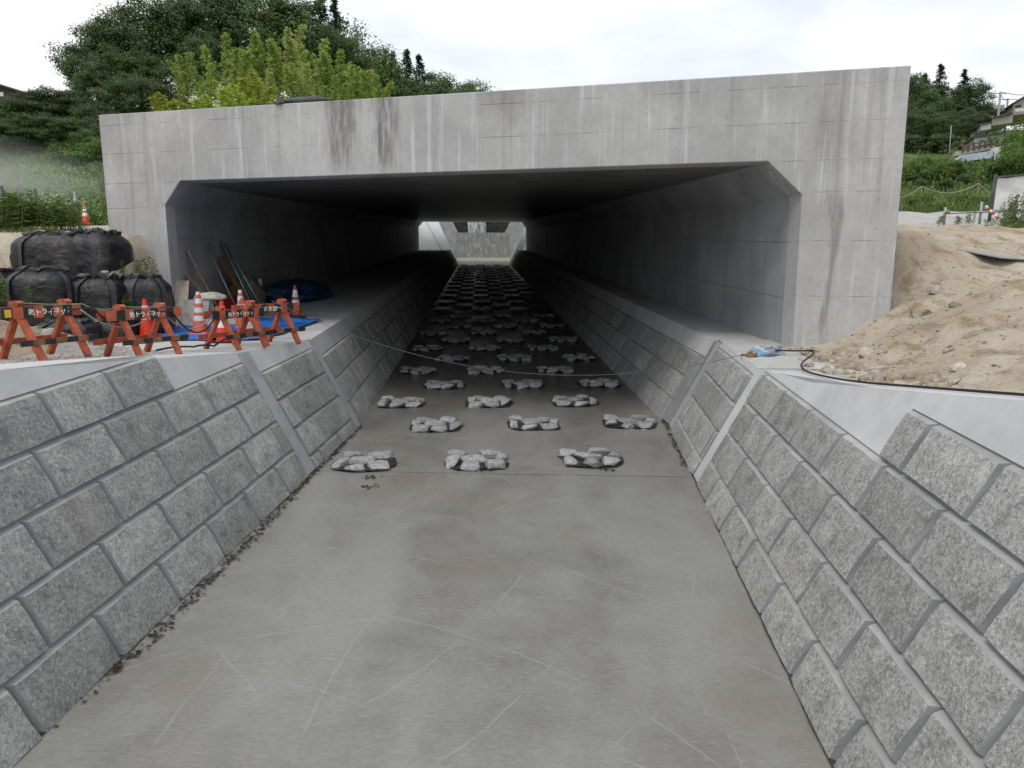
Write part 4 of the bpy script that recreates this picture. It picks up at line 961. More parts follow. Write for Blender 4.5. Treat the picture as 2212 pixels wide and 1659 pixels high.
hang('slack_cable', 'pale cable looped low between the first two barricades', [(-4.72, 8.75, 2.90), (-4.1, 9.45, 2.86), (-3.75, 10.4, 2.76), (-3.36, 11.3, 2.82)], [0.22, 0.24, 0.10], 0.009, M['rope'])
hang('green_rope', 'thin green rope running loosely along the barricade tops', [(-5.2, 8.45, 2.99), (-4.75, 8.85, 2.96), (-4.45, 9.12, 2.91), (-4.05, 9.5, 2.90)], [0.01, 0.05, 0.01], 0.007, M['green_rope'], 'rope')
hang('ground_cable', 'black cable lying on the gravel between the second and third barricade', [(-4.3, 9.7, 2.30), (-4.0, 10.2, 2.29), (-3.85, 10.55, 2.26), (-3.75, 10.9, 2.35)], [-.02, -.02, -.01], 0.014, M['cable'])
# ------------------------------------------------------------------ sandbag on the right coping
def patch_mat():
    m = NT('torn_sack', 0.75, 0.3); p = m.pos; a = m.noise(p, 6, 5, 0.6)
    c = m.mix(m.rng(a, 0.46, 0.50), (0.62, 0.61, 0.58), (0.22, 0.36, 0.50)); c = m.mix(m.rng(m.noise(m.maps(p, (1, 1, 1), loc=(3, 3, 1)), 5, 6, 0.7), 0.52, 0.58), c, (0.24, 0.16, 0.08))
    m.col(c); m.bump(m.noise(p, 14, 5, 0.7), 0.8, 0.03); return m.mat
e = thing('torn_sandbag', 'torn white and blue sandbag with straw on the right coping', 'sandbag', (4.30, 10.55, 2.06), 0.3); e.scale = (1.3, 1.3, 1.3)
o = lump('sack', None, None, (0, 0, 0), (0.23, 0.14, 0.11), patch_mat(), 21, 0, 0.45); o.parent = e
o = lump('straw', None, None, (-0.2, -0.03, 0.0), (0.10, 0.09, 0.05), plain('brown_straw', (0.20, 0.12, 0.06), 0.9, 0.4, 25), 22, 0, 0.8); o.parent = e
# rolled tarpaulin on the portal top
e = thing('rolled_tarpaulin', 'dark green rolled tarpaulin bundle lying on top of the portal', 'tarpaulin', (-3.1, portal_y(-3.1) + 0.16, TOPZ)); gm = tarp_mat('dark_green_sheet', (0.012, 0.022, 0.018), (0.03, 0.05, 0.04))
mb = MB(); pts = []; rad = []
for i in range(15):
    u = i / 14; X = -0.43 + 0.86 * u; pts.append((X, -0.3 * X, 0.062 + 0.012 * nse(u * 6, 0, 1, 2))); rad.append((0.035 + 0.035 * min(1, 6 * u, 5 * (1 - u))) * (1 + 0.2 * nse(u * 9, 2, 1, 5)))
mb.tube(pts, rad, 12); mb.build('roll', gm, e)
o = lump('gathered_end', None, None, (-0.46, 0.06, 0.0), (0.10, 0.12, 0.085), gm, 31, 0, 0.5); o.parent = e

# ------------------------------------------------------------------ stones on the banks
RM = [rock_mesh('rock', 1, 0.8, 0.62, 300 + k, M['rock'], 2, 9, False) for k in range(5)]; RMg = [rock_mesh('rock', 1, 0.75, 0.6, 320 + k, M['rock_pale'], 2, 9, False) for k in range(4)]
def stone(x, y, r, label, grp, grey=False):
    o = link('field_stone', random.choice(RMg if grey else RM), None, (x, y, H(x, y) + r * 0.12)); o.scale = (r, r, r); o.rotation_euler = (random.uniform(-.3, .3), random.uniform(-.3, .3), random.uniform(0, 6))
    return tag(o, label, 'stone', grp)
rs = random.Random(5); n = 0
while n < 90:
    y = rs.uniform(6.5, 11.4); x = rcop(y) + 0.64 + abs(rs.gauss(0, 0.55))
    if x < 6.9 and y < portal_y(x) - 0.15: stone(x, y, 0.025 + 0.095 * rs.random() ** 2, 'small buff stone at the foot of the sand bank by the right coping', 'stones along the foot of the sand bank', rs.random() < .25); n += 1
for x, y, r, lab, g in [(6.35, 10.1, .17, 'large buff stone half buried midway up the sand bank', 0), (6.9, 10.6, .15, 'large pale stone with a dark hollow beneath it near the portal corner', 1), (6.6, 9.7, .10, 'rounded stone just below the two large stones on the sand bank', 0),
                        (5.35, 9.6, .14, 'broad flat slate lying at the bottom of the sand bank', 1), (5.15, 7.4, .12, 'lone pale cobble near the coping at the lower right', 1), (5.0, 9.1, .15, 'brown stone beside the flat slate', 0)]:
    stone(x, y, r, lab, 'stones on the sand bank', bool(g))
for x, y, r, lab, g in [(-6.75, 9.75, .20, 'large pale stone in the dirt heap behind the left barricade', 1), (-5.95, 10.2, .15, 'pale rounded stone on the right flank of the dirt heap', 1), (-8.6, 14.9, .16, 'brown stone on the sandy shelf above the bags', 0),
                        (-7.2, 11.35, .12, 'flat stone at the foot of the middle tier of bags', 0), (-6.65, 13.2, .10, 'pale stone lying on the middle bags below the portal edge', 1)]:
    o = stone(x, y, r, lab, 'stones around the bags', bool(g))
    if x == -6.65: o.location.z = 3.28
# pebbles: uncountable
def pebbles(name, label, region, n, rmin, rmax, mat, seed):
    rs = random.Random(seed); mb = MB(); base = [(1, 0, 0), (-1, 0, 0), (0, 1, 0), (0, -1, 0), (0, 0, .8), (0, 0, -.5)]; fs = [(0, 2, 4), (2, 1, 4), (1, 3, 4), (3, 0, 4), (2, 0, 5), (1, 2, 5), (3, 1, 5), (0, 3, 5)]
    for _ in range(n):
        x, y = region(rs); r = rmin + (rmax - rmin) * rs.random() ** 3; a = rs.uniform(0, 6.3); c, s_ = math.cos(a), math.sin(a); k = rs.uniform(.6, 1.4)
        z = H(x, y); mb.add([(x + (p[0] * c * k - p[1] * s_) * r, y + (p[0] * s_ * k + p[1] * c) * r, z + p[2] * r * .8) for p in base], fs)
    o = mb.build(name, mat, fix=False); o['kind'] = 'stuff'; o['label'] = label; return o
def reg_r(rs):
    y = rs.uniform(4.5, 13); x = rcop(y) + 0.62 + rs.random() ** 1.5 * 5
    while x < 6.5 and y > portal_y(x) - .1: y -= 1.5
    return x, y
pebbles('sand_pebbles', 'pebbles and clods scattered over the sand bank', reg_r, 3000, 0.006, 0.034, M['rock_pale'], 3)
def reg_l(rs):
    y = rs.uniform(7.5, 13); x = lcop(y) - 0.62 - rs.random() * 4.2
    return x, y
pebbles('gravel_pebbles', 'loose grey gravel and clods behind the left coping', reg_l, 3800, 0.008, 0.040, M['rock'], 4)
# wet leaf litter along the foot of both walls
def litter(name, label, gen, n, mat, seed):
    rs = random.Random(seed); mb = MB()
    for _ in range(n):
        x, y = gen(rs); r = rs.uniform(0.008, 0.035); a = rs.uniform(0, 6.3); c, s_ = math.cos(a), math.sin(a); z = fz(y) + 0.010 + rs.uniform(0, .012)
        q = [(-1, 0, 0), (0, -.5, rs.uniform(0, .15)), (1, 0, rs.uniform(0, .15)), (0, .5, rs.uniform(0, .15))]
        mb.add([(x + (p[0] * c - p[1] * s_) * r, y + (p[0] * s_ + p[1] * c) * r, z + p[2] * r) for p in q], [(0, 1, 2, 3)])
    o = mb.build(name, mat, fix=False); o['kind'] = 'stuff'; o['label'] = label
def silt(name, label, side, y0, y1):
    rs = random.Random(77 + side); mb = MB(); ys_ = np.arange(y0, y1, 0.07); vv = []
    for y in ys_:
        e_ = bed_edge(y)[0 if side < 0 else 1]; w_ = max(0.012, 0.030 + 0.015 * fbm(y, side, 1.3, 3) + 0.010 * nse(y, 3, 6.0, 2))
        z = fz(y) + 0.012; vv += [(e_ + side * 0.02, y, z), (e_ - side * w_, y, z)]
    mb.add(vv, [(2 * i, 2 * i + 1, 2 * i + 3, 2 * i + 2) for i in range(len(ys_) - 1)], 0, True)
    o = mb.build(name, plain('dark_silt', (0.045, 0.042, 0.034), 0.7, 0.4, 14)); o['kind'] = 'stuff'; o['label'] = label
silt('silt_line', 'dark damp silt along the foot of the left wall', -1, 1.0, 30.0); silt('silt_line', 'dark damp silt along the foot of the right wall', 1, 1.0, 30.0)
M['litter'] = plain('wet_leaf_litter', (0.045, 0.028, 0.014), 0.6, 0.6, 14)
def gen_l(rs):
    y = 5.2 + rs.random() * 7.0; y = round(y * 2.2 + rs.gauss(0, .35)) / 2.2 + rs.gauss(0, .16); y = max(4.6, y); return bed_edge(y)[0] + 0.04 + abs(rs.gauss(0, 0.035)) + (0.08 * rs.random() if 5.5 < y < 9 else 0), y
def gen_r(rs): y = 10.0 + rs.random() * 2.6; return bed_edge(y)[1] - 0.04 - abs(rs.gauss(0, .03)), y
def gen_c(rs):
    X, Y = rs.choice([(-1.40, 10.2), (-1.55, 9.75), (0.0, 10.0), (1.75, 10.02), (1.85, 9.95), (-1.5, 9.4)]); return X + rs.gauss(0, .07), Y + rs.gauss(0, .05)
litter('leaf_litter', 'brown leaf litter washed along the foot of the left wall', gen_l, 800, M['litter'], 1)
litter('leaf_litter', 'brown leaf scraps at the foot of the right wall', gen_r, 160, M['litter'], 2)
litter('leaf_litter', 'brown leaf scraps caught below the first row of boulder clusters', gen_c, 170, M['litter'], 3)

# ------------------------------------------------------------------ foliage builders
def leaf_mesh(name, C, L, W, D=None, mat=None, seed=0, Nr=None):
    rg = np.random.default_rng(seed); n = len(C); C = np.asarray(C, float)
    A = rg.normal(size=(n, 3)) if D is None else np.asarray(D, float) + rg.normal(size=(n, 3)) * 0.25
    A /= np.linalg.norm(A, axis=1)[:, None] + 1e-9
    if Nr is not None:
        Nr = np.asarray(Nr, float) + rg.normal(size=(n, 3)) * 0.45; Nr /= np.linalg.norm(Nr, axis=1)[:, None] + 1e-9
        A = A - Nr * (A * Nr).sum(1)[:, None]; A /= np.linalg.norm(A, axis=1)[:, None] + 1e-9
    Bv = np.cross(A, rg.normal(size=(n, 3)) if Nr is None else Nr); Bv /= np.linalg.norm(Bv, axis=1)[:, None] + 1e-9
    l = (L * rg.uniform(0.6, 1.3, n))[:, None]; w = (W * rg.uniform(0.6, 1.3, n))[:, None]
    Nn = np.cross(A, Bv)
    vv = np.stack([C - A * l / 2, C + Bv * w / 2 + Nn * w * 0.15, C + A * l / 2, C - Bv * w / 2 + Nn * w * 0.15], 1).reshape(-1, 3)
    me = bpy.data.meshes.new(name); me.vertices.add(4 * n); me.vertices.foreach_set('co', vv.ravel())
    me.loops.add(4 * n); me.loops.foreach_set('vertex_index', np.arange(4 * n, dtype=np.int32))
    me.polygons.add(n); me.polygons.foreach_set('loop_start', np.arange(0, 4 * n, 4, dtype=np.int32)); me.polygons.foreach_set('loop_total', np.full(n, 4, dtype=np.int32))
    me.update(calc_edges=True); me.validate(); me.materials.append(mat); return me
def crown_points(rg, k, per, cen, rad, cr, shell=0.55):
    """leaf positions in clumps and the way each leaf faces: out of its clump, out of the crown and up"""
    P, Q = [], []
    for _ in range(k):
        d = rg.normal(size=3); d /= np.linalg.norm(d); r = shell + (1 - shell) * rg.random() ** 0.6
        c = np.array(cen) + d * np.array(rad) * r * rg.uniform(0.85, 1.1); sz = cr * rg.uniform(0.7, 1.35)
        q = rg.normal(size=(per, 3)); q /= np.linalg.norm(q, axis=1)[:, None]; q *= (rg.random(per) ** 0.45)[:, None]
        q[:, 2] = np.where(q[:, 2] < 0, q[:, 2] * 0.5, q[:, 2] * 0.8)
        P.append(c + q * sz * 1.75); Q.append(q * 1.1 + d * 0.5 + np.array([0, 0, 0.55]))
    return np.concatenate(P), np.concatenate(Q)
def broad_tree(name, mat, seed, k=75, per=70, wide=0.34, leaf=0.30, low=0.25):
    """a tree about 10 m tall"""
    rg = np.random.default_rng(seed); h = 10.0; zc = (low + 1.0) / 2 * h; rz = (1.0 - low) / 2 * h
    P, Q = crown_points(rg, k, per, (0, 0, zc), (wide * h, wide * h, rz * 0.95), 0.060 * h)
    P2, Q2 = crown_points(rg, 10, per, (rg.uniform(-1, 1), rg.uniform(-1, 1), zc + rz * 0.55), (wide * h * 0.6, wide * h * 0.6, rz * 0.45), 0.05 * h)
    crown = leaf_mesh(name + '_crown', np.concatenate([P, P2]), leaf, leaf * 0.6, None, mat, seed, np.concatenate([Q, Q2]))
    mb = MB(); mb.tube([(0, 0, -1.5), (0.1, 0, 2), (0.05, 0.1, 5), (0, 0, 8)], [0.26, 0.20, 0.13, 0.04], 8)
    for i in range(9):
        a = rg.uniform(0, 6.28); z0 = rg.uniform(2.5, 6.5); l = rg.uniform(1.5, wide * h); mb.tube([(0, 0, z0), (math.cos(a) * l * .5, math.sin(a) * l * .5, z0 + 0.8), (math.cos(a) * l, math.sin(a) * l, z0 + 1.7)], [0.10, 0.06, 0.02], 5)
    return mb.mesh(name + '_trunk', M['bark']), crown
def cedar_tree(name, mat, seed):
    rg = np.random.default_rng(seed); P = []; D = []
    for z in np.arange(1.5, 10.0, 0.24):
        r = 2.9 * (1 - (z / 10.1)) ** 0.85 * (0.8 + 0.35 * rg.random()) + 0.06; nb = 9 if z < 7.5 else 4
        for b in range(nb):
            a = rg.uniform(0, 6.28); rr = r * rg.uniform(0.55, 1.1)
            for t in np.linspace(0.25, 1, 8):
                for _ in range(3):
                    P.append((math.cos(a) * rr * t + rg.normal() * .10, math.sin(a) * rr * t + rg.normal() * .10, z - 0.25 * t * t * rr + rg.normal() * .10)); D.append((math.cos(a), math.sin(a), 0.3))
    mb = MB(); mb.tube([(0, 0, -1.5), (0, 0, 5), (0, 0, 9.8)], [0.22, 0.14, 0.03], 8)
    return mb.mesh(name + '_trunk', M['bark']), leaf_mesh(name + '_crown', P, 0.26, 0.11, D, mat, seed)
def bamboo_plant(name, mat, seed, culms=3, dens=1.0):
    """feathery plume about 8 m tall made of a few nodding culms"""
    rg = np.random.default_rng(seed); P = []; D = []; mb = MB()
    for c in range(culms):
        bx_, by_ = rg.normal(0, 0.45, 2); a0 = rg.uniform(0, 6.28); lean = rg.uniform(0.3, 1.0); hh = 8.0 * rg.uniform(0.78, 1.0); pts = []
        for i in range(11):
            t = i / 10; q = lean * (0.25 * t + 1.0 * t ** 3.2); pts.append((bx_ + math.cos(a0) * q, by_ + math.sin(a0) * q, hh * t - 0.35 * lean * t ** 5))
        mb.tube(pts, [0.045 * (1 - 0.85 * i / 10) for i in range(11)], 6)
        for t in np.arange(0.30, 1.0, 0.018 / dens):
            k = t * 10; i = min(9, int(k)); f = k - i; p = np.array(pts[i]) * (1 - f) + np.array(pts[i + 1]) * f
            r = 1.30 * min(1, (t - 0.22) / 0.18) * (1.04 - t) ** 0.62 * rg.uniform(0.30, 1.15) + 0.05
            for b in range(3):
                a = rg.uniform(0, 6.28); u = np.array([math.cos(a), math.sin(a), 0.75]); 
                for s_ in np.linspace(0.25, 1.0, 5):
                    e = p + u * r * s_ - np.array([0, 0, 0.40 * r * s_ * s_])
                    for _ in range(2):
                        P.append(e + rg.normal(size=3) * 0.07); D.append((math.cos(a) * 0.8, math.sin(a) * 0.8, -0.25))
    return mb.mesh(name + '_culms', M['culm']), leaf_mesh(name + '_leaves', P, 0.32, 0.085, D, mat, seed)
def bush_mesh(name, mat, seed, k=26, per=60, leaf=0.10, flat=0.8):
    """a shrub about 1 m tall and 1.2 m wide"""
    rg = np.random.default_rng(seed); P, Q = crown_points(rg, k, per, (0, 0, 0.48), (0.55, 0.55, 0.48 * flat), 0.11, 0.35); Q = Q[P[:, 2] > 0.0]; P = P[P[:, 2] > 0.0]
    mb = MB()
    for i in range(7):
        a = rg.uniform(0, 6.28); mb.tube([(0, 0, -.2), (math.cos(a) * .2, math.sin(a) * .2, .3), (math.cos(a) * .4, math.sin(a) * .4, .65)], [.02, .014, .005], 5)
    return mb.mesh(name + '_stems', M['bark']), leaf_mesh(name + '_leaves', P, leaf, leaf * 0.6, None, mat, seed, Q)
def weed_mesh(name, mat, seed, stems=5, flowers=False, spread=0.16):
    """tall herb about 1 m tall with narrow leaves"""
    rg = np.random.default_rng(seed); P = []; D = []; mb = MB(); FP = []
    for s_ in range(stems):
        x, y = rg.normal(0, spread, 2); h = rg.uniform(0.7, 1.0); lx, ly = rg.normal(0, 0.06, 2)
        mb.tube([(x, y, -.05), (x + lx * .5, y + ly * .5, h * .5), (x + lx, y + ly, h)], [.008, .006, .003], 4)
        for t in np.arange(0.15, 1.02, 0.035):
            for b in range(2):
                a = rg.uniform(0, 6.28); l = 0.13 * (1.1 - 0.6 * t)
                P.append((x + lx * t + math.cos(a) * l * .6, y + ly * t + math.sin(a) * l * .6, h * t - 0.01)); D.append((math.cos(a), math.sin(a), -0.25))
        if flowers:
            for _ in range(5): FP.append((x + lx + rg.normal() * .05, y + ly + rg.normal() * .05, h + rg.normal() * .03))
    f = leaf_mesh(name + '_petals', FP, 0.035, 0.03, None, M['petal'], seed) if flowers else None
    return mb.mesh(name + '_stems', M['stem']), leaf_mesh(name + '_leaves', P, 0.14, 0.03, D, mat, seed), f

BROAD_D = [broad_tree('dark', M['leaf_dark'], 41 + i, 84, 110, 0.33, 0.27) for i in range(3)]
BROAD_M = [broad_tree('mid', M['leaf_mid'], 51 + i, 76, 110, 0.34, 0.27) for i in range(2)]
BROAD_THIN = [broad_tree('thin', M['leaf_mid'], 61 + i, 36, 55, 0.30, 0.24) for i in range(2)]
CEDAR = [cedar_tree('cedar', M['leaf_cedar'], 71 + i) for i in range(2)]
BAMBOO = [bamboo_plant('bamboo', M['bamboo'], 81 + i) for i in range(4)]
BAMBOO_B = [bamboo_plant('young_bamboo', M['bamboo_bright'], 91 + i, 3) for i in range(2)]
BUSH = [bush_mesh('bush', M['leaf_mid'], 101 + i) for i in range(2)] ; BUSH_D = [bush_mesh('dark_bush', M['leaf_dark'], 105 + i) for i in range(2)]
BUSH_B = [bush_mesh('bright_bush', M['leaf_bright'], 111 + i, 30, 60, 0.085) for i in range(2)]
BIG_B = [bush_mesh('tall_bush', M['leaf_bright'], 141 + i, 64, 80, 0.042) for i in range(2)]; BIG_M = [bush_mesh('tall_mid_bush', M['leaf_mid'], 145 + i, 64, 80, 0.042) for i in range(2)]
WEED = [weed_mesh('weed', M['weed'], 121 + i) for i in range(3)]; WEEDF = [weed_mesh('flower_weed', M['grass'], 131 + i, 6, True, 0.2) for i in range(2)]
def plant(name, label, cat, grp, meshes, names, loc, sc, rz=None):
    e = thing(name, label, cat, loc, random.uniform(0, 6.28) if rz is None else rz, grp); e.scale = sc if isinstance(sc, (tuple, list)) else (sc, sc, sc)
    for m_, nm in zip(meshes, names):
        if m_ is not None:
            q = link(nm, m_, e)
            if nm in ('stems', 'culms', 'leaves', 'flowers'): q['kind'] = 'stuff'
    return e
def tree_at(px, py, Y, kind, label, grp, wide=1.0, name='broadleaf_tree', hmin=3.0):
    p = at(px, py, Y); g = H(p.x, Y); h = max(hmin, p.z - g)
    lib, unit = {'d': (BROAD_D, 10.4), 'm': (BROAD_M, 10.4), 't': (BROAD_THIN, 10.4), 'c': (CEDAR, 10.0), 'b': (BAMBOO, 8.0), 'y': (BAMBOO_B, 8.0)}[kind]
    nm = {'b': ('culms', 'leaves'), 'y': ('culms', 'leaves')}.get(kind, ('trunk', 'crown'))
    k = h / unit; ms = random.choice(lib)
    return plant(name, label, 'bamboo' if kind in 'by' else 'tree', grp, ms, nm, (p.x, Y, g - 0.1), (k * wide, k * wide, k))
def bush_at(px, py0, py1, Y, lib, label, grp, wide=1.0, name='shrub', cat='shrub', z=None):
    p = at(px, py1, Y); t = at(px, py0, Y); g = H(p.x, Y) if z is None else z; h = max(0.3, t.z - g)
    if h > 1.6: lib = BIG_B if lib is BUSH_B else BIG_M if lib is BUSH else lib
    return plant(name, label, cat, grp, random.choice(lib), ('stems', 'leaves'), (p.x, Y, g - 0.03), (h * wide, h * wide, h))

random.seed(11)
# dark wood on the hill behind the portal, left to right
G1 = 'dark trees of the wood on the hill'
for i, (px, py, Y, k, w_) in enumerate([(178, 75, 57, 'd', 1.0), (215, 40, 58, 'd', 1.0), (262, 5, 59, 'd', 1.0), (318, -20, 61, 'd', 1.0), (375, -30, 63, 'd', 1.0), (438, -35, 66, 'd', 1.0), (505, -40, 68, 'd', 1.0), (575, -40, 70, 'm', 1.0), (648, -25, 72, 'd', 1.0),
        (240, 95, 54, 'd', 1.05), (300, 100, 54, 'm', 1.05), (352, 110, 55, 'd', 1.05), (205, 130, 52, 'd', 1.0), (270, 150, 51, 'd', 1.1), (330, 160, 51, 'd', 1.1), (430, 60, 60, 'd', 1.0), (760, 70, 74, 'd', 0.8), (735, 45, 76, 't', 0.9)]):
    tree_at(px, py, Y, k, 'dense dark broadleaf tree, ' + (ordinal(i + 1) + ' from the left in the back row of the wood' if i < 9 else ['leftmost of the front trees of the wood', 'second of the front trees of the wood left of the bamboo', 'third of the front trees of the wood next to the bamboo', 'lowest at the left foot of the wood', 'second lowest at the left foot of the wood', 'just left of the young bamboo', 'between the front trees and the bamboo', 'right of the black cedars', 'behind the right shoulder of the wood'][i - 9]), G1, w_)
tree_at(168, 28, 60, 't', 'sparse leaning tree on the left outline of the wood, sky showing through', G1, 1.0)
tree_at(770, 5, 114, 't', 'sparse thin tree on the right shoulder of the wood, sky showing through', G1, 0.8)
for px, py, Y, lab in [(690, -20, 74, 'tall black cedar rising at the right top of the wood'), (722, -5, 75, 'second tall black cedar beside the tallest one'), (878, 108, 122, 'pointed dark cedar on the falling right flank of the wood'), (905, 118, 122, 'narrow cedar just right of the pointed one on the falling flank'), (848, 112, 124, 'small cedar left of the pointed pair on the falling flank')]:
    tree_at(px, py, Y, 'c', lab, 'cedars in the wood', 0.95, 'cedar_tree')
for px, py, Y, k, lab in [(800, 85, 118, 'm', 'mid green tree where the wood starts to fall to the right'), (832, 125, 118, 'm', 'mid green tree left of the cedar pair'), (935, 150, 124, 'd', 'rounded dark tree right of the cedar pair'), (965, 135, 130, 't', 'pale sparse tree rising behind the right end of the wood'), (1000, 170, 126, 'm', 'low green tree second from the right end of the wood'), (1045, 152, 130, 't', 'last sparse tree at the right end of the wood, above the deck'), (1020, 180, 128, 'd', 'small dark tree between the last two on the right'), (870, 165, 116, 'm', 'low tree in front of the cedar pair'), (905, 172, 118, 'd', 'low dark tree below the narrow cedar'), (985, 182, 122, 'm', 'low tree just above the deck near its middle')]:
    tree_at(px, py, Y, k, lab, 'trees on the falling flank of the wood', 1.0)
# bamboo grove in front of the wood
for i, (px, py, Y, w_) in enumerate(sorted([(395, 82, 50, .9), (455, 118, 53, 1.1), (482, 55, 57, 1.0), (512, 70, 55, 1.0), (546, 40, 59, 1.0), (583, 62, 57, 1.0), (612, 50, 59, 1.0), (642, 32, 60, 1.0), (672, 55, 57, 1.0), (530, 120, 52, 1.0), (575, 130, 51, 1.0), (618, 120, 52, 1.0), (655, 110, 53, 1.1), (697, 88, 56, 1.0), (728, 92, 56, 1.1), (757, 112, 55, 1.0), (786, 128, 55, 1.2), (812, 150, 56, 1.2), (740, 150, 52, 1.1), (690, 160, 50, 1.1), (430, 165, 50, 1.0), (495, 150, 51, 1.0)])):
    tree_at(px, py, Y, 'b', 'olive bamboo plume, %s from the left in the grove behind the deck' % ordinal(i + 1), 'bamboo grove', w_, 'bamboo')
for px, py, Y, w_, lab in [(352, 188, 46, 1.5, 'bright yellow green bamboo leftmost above the deck'), (386, 178, 46, 1.4, 'bright bamboo below the tall pointed plume'), (452, 195, 45, 1.6, 'low bright bamboo in the dip of the grove'), (512, 172, 45, 1.6, 'bright bamboo left of the big yellow clump'), (556, 145, 46, 1.5, 'big bright yellow green bamboo clump'), (592, 180, 45, 1.6, 'bright bamboo just left of the rolled tarpaulin'), (480, 205, 44, 1.6, 'lowest bright bamboo right above the deck edge')]:
    tree_at(px, py, Y, 'y', lab, 'bright young bamboo above the deck', w_, 'young_bamboo', 2.0)
# belt of trees on the slope left of the portal
for i, (px, py, Y, k, w_) in enumerate([(-60, 200, 50, 'd', 1.9), (-15, 215, 48, 'm', 1.9), (32, 205, 49, 'd', 1.9), (78, 190, 49, 'd', 1.9), (118, 182, 50, 'd', 1.9), (158, 190, 50, 'd', 1.9), (200, 215, 48, 'd', 1.8), (55, 240, 44, 'd', 1.8), (10, 255, 43, 'd', 1.9), (110, 240, 44, 'd', 1.8), (160, 245, 44, 'd', 1.8), (205, 265, 42, 'd', 1.7), (235, 240, 44, 'd', 1.8)]):
    tree_at(px, py, Y, k, 'dark bushy tree, %s from the left in the %s row on the slope' % ((ordinal(i + 1), 'upper') if i < 7 else (['second', 'first', 'third', 'fourth', 'fifth', 'sixth'][i - 7], 'lower')), 'belt of bushy trees on the left slope', w_, hmin=2.0)
for px, py0, Y, w_, lib, lab in [(150, 295, 42, 1.1, BUSH_B, 'bright green shrub at the left of the lit row on the slope'), (185, 305, 41, 1.2, BUSH_B, 'bright green shrub in the middle of the lit row on the slope'), (212, 290, 41, 1.2, BUSH_B, 'tall bright shrub touching the left edge of the portal'), (120, 325, 41, 1.1, BUSH, 'mid green shrub on the grass slope'), (30, 328, 42, 1.3, BUSH, 'rounded shrub low on the slope near the left edge'), (70, 318, 43, 1.4, BUSH, 'broad shrub at the foot of the tree belt'), (195, 352, 38, 1.0, BUSH, 'dark shrub with bare foot beside the portal edge'), (215, 345, 39, 1.2, BUSH_B, 'bright shrub partly behind the portal edge')]:
    bush_at(px, py0, 400, Y, lib, lab, 'shrubs on the left slope', w_)
# grass and creepers on the slope
def scatter_leaves(name, label, region, n, L, W, mat, seed, hmax=0.4):
    rg = np.random.default_rng(seed); P = []; D = []
    while len(P) < n:
        x, y = region(rg); z = H(x, y); b = abs(rg.normal()) * hmax * 0.5; cl = fbm(x, y, 0.35, seed)
        if cl < -0.35 and rg.random() < 0.6: continue
        P.append((x, y, z + b * (1 + cl))); D.append((rg.normal() * .5, rg.normal() * .5, 1.0))
    o = link(name, leaf_mesh(name, P, L, W, D, mat, seed)); o['kind'] = 'stuff'; o['label'] = label; return o
def reg_slope(rg):
    while True:
        y = rg.uniform(30.5, 47); x = -y * rg.uniform(0.46, 0.74)
        if x < -9: return x, y
scatter_leaves('slope_grass', 'rough green grass on the slope left of the portal', reg_slope, 17000, 0.36, 0.07, M['grass'], 5, 0.5)
def reg_kudzu(rg): y = rg.uniform(31, 39); return -y * (0.50 + 0.10 * rg.random()), y
def kz():
    rg = np.random.default_rng(9); P = []
    for _ in range(9000):
        x, y = reg_kudzu(rg); P.append((x, y, H(x, y) + 0.12 + 0.28 * abs(rg.normal()) * (0.6 + max(0, fbm(x, y, 0.5, 3)))))
    o = link('creeper', leaf_mesh('creeper', P, 0.19, 0.16, None, M['leaf_bright'], 9, np.tile(np.array([[0.1, -0.5, 0.8]]), (len(P), 1)))); o['kind'] = 'stuff'; o['label'] = 'broad leaved creeper covering the slope foot by the portal'
kz()
# weeds and scaffold fence on the left shelf
M['pipe'] = plain('scaffold_pipe', (0.30, 0.32, 0.34), 0.45, 0.2, 4, metal=0.5); M['dark_post'] = plain('dark_post', (0.06, 0.065, 0.07), 0.7, 0.3, 4)
YFN = 24.0
fe = thing('scaffold_fence', 'low scaffold pipe fence standing in weeds left of the portal', 'fence', (at(110, 480, YFN).x, YFN, H(at(110, 480, YFN).x, YFN)))
def px_post(px, py_top, Y, r, mat, parent, lean=0.0, name='post'):
    t = at(px, py_top, Y); g = H(t.x, Y); mb = MB(); mb.tube([(t.x + lean, Y, g - 0.1), (t.x, Y, t.z)], r, 8); return mb.build(name, mat, parent, parent.location if parent else None)
px_post(75, 408, YFN, 0.035, M['dark_post'], fe, 0.1); px_post(160, 414, YFN, 0.032, M['pipe'], fe, 0.05); px_post(2, 402, YFN, 0.05, M['dark_post'], fe, 0.35)
for py in (436, 463):
    a = at(0, py - 2, YFN + .06); b = at(162, py + 2, YFN + .06); mb = MB(); mb.tube([a, b], 0.022, 8); mb.build('rail', M['pipe'], fe, fe.location)
for i, (px, py, k) in enumerate([(8, 418, 0), (22, 412, 0), (36, 408, 0), (48, 405, 0), (58, 415, 0), (68, 428, 0), (14, 430, 0), (30, 425, 0), (50, 430, 0)]):
    Y = 22.6 + 0.25 * (i % 4); p = at(px, py, Y); g = H(p.x, Y); h = max(0.4, p.z - g); plant('weed_clump', 'tall dense weed, %s in the %s rank of the dark clump at the left edge' % (ordinal(i % 6 + 1), 'back' if i < 6 else 'front'), 'weed', 'tall weeds at the left edge', WEED[i % 3], ('stems', 'leaves'), (p.x, Y, g), (h * 1.9, h * 1.9, h))
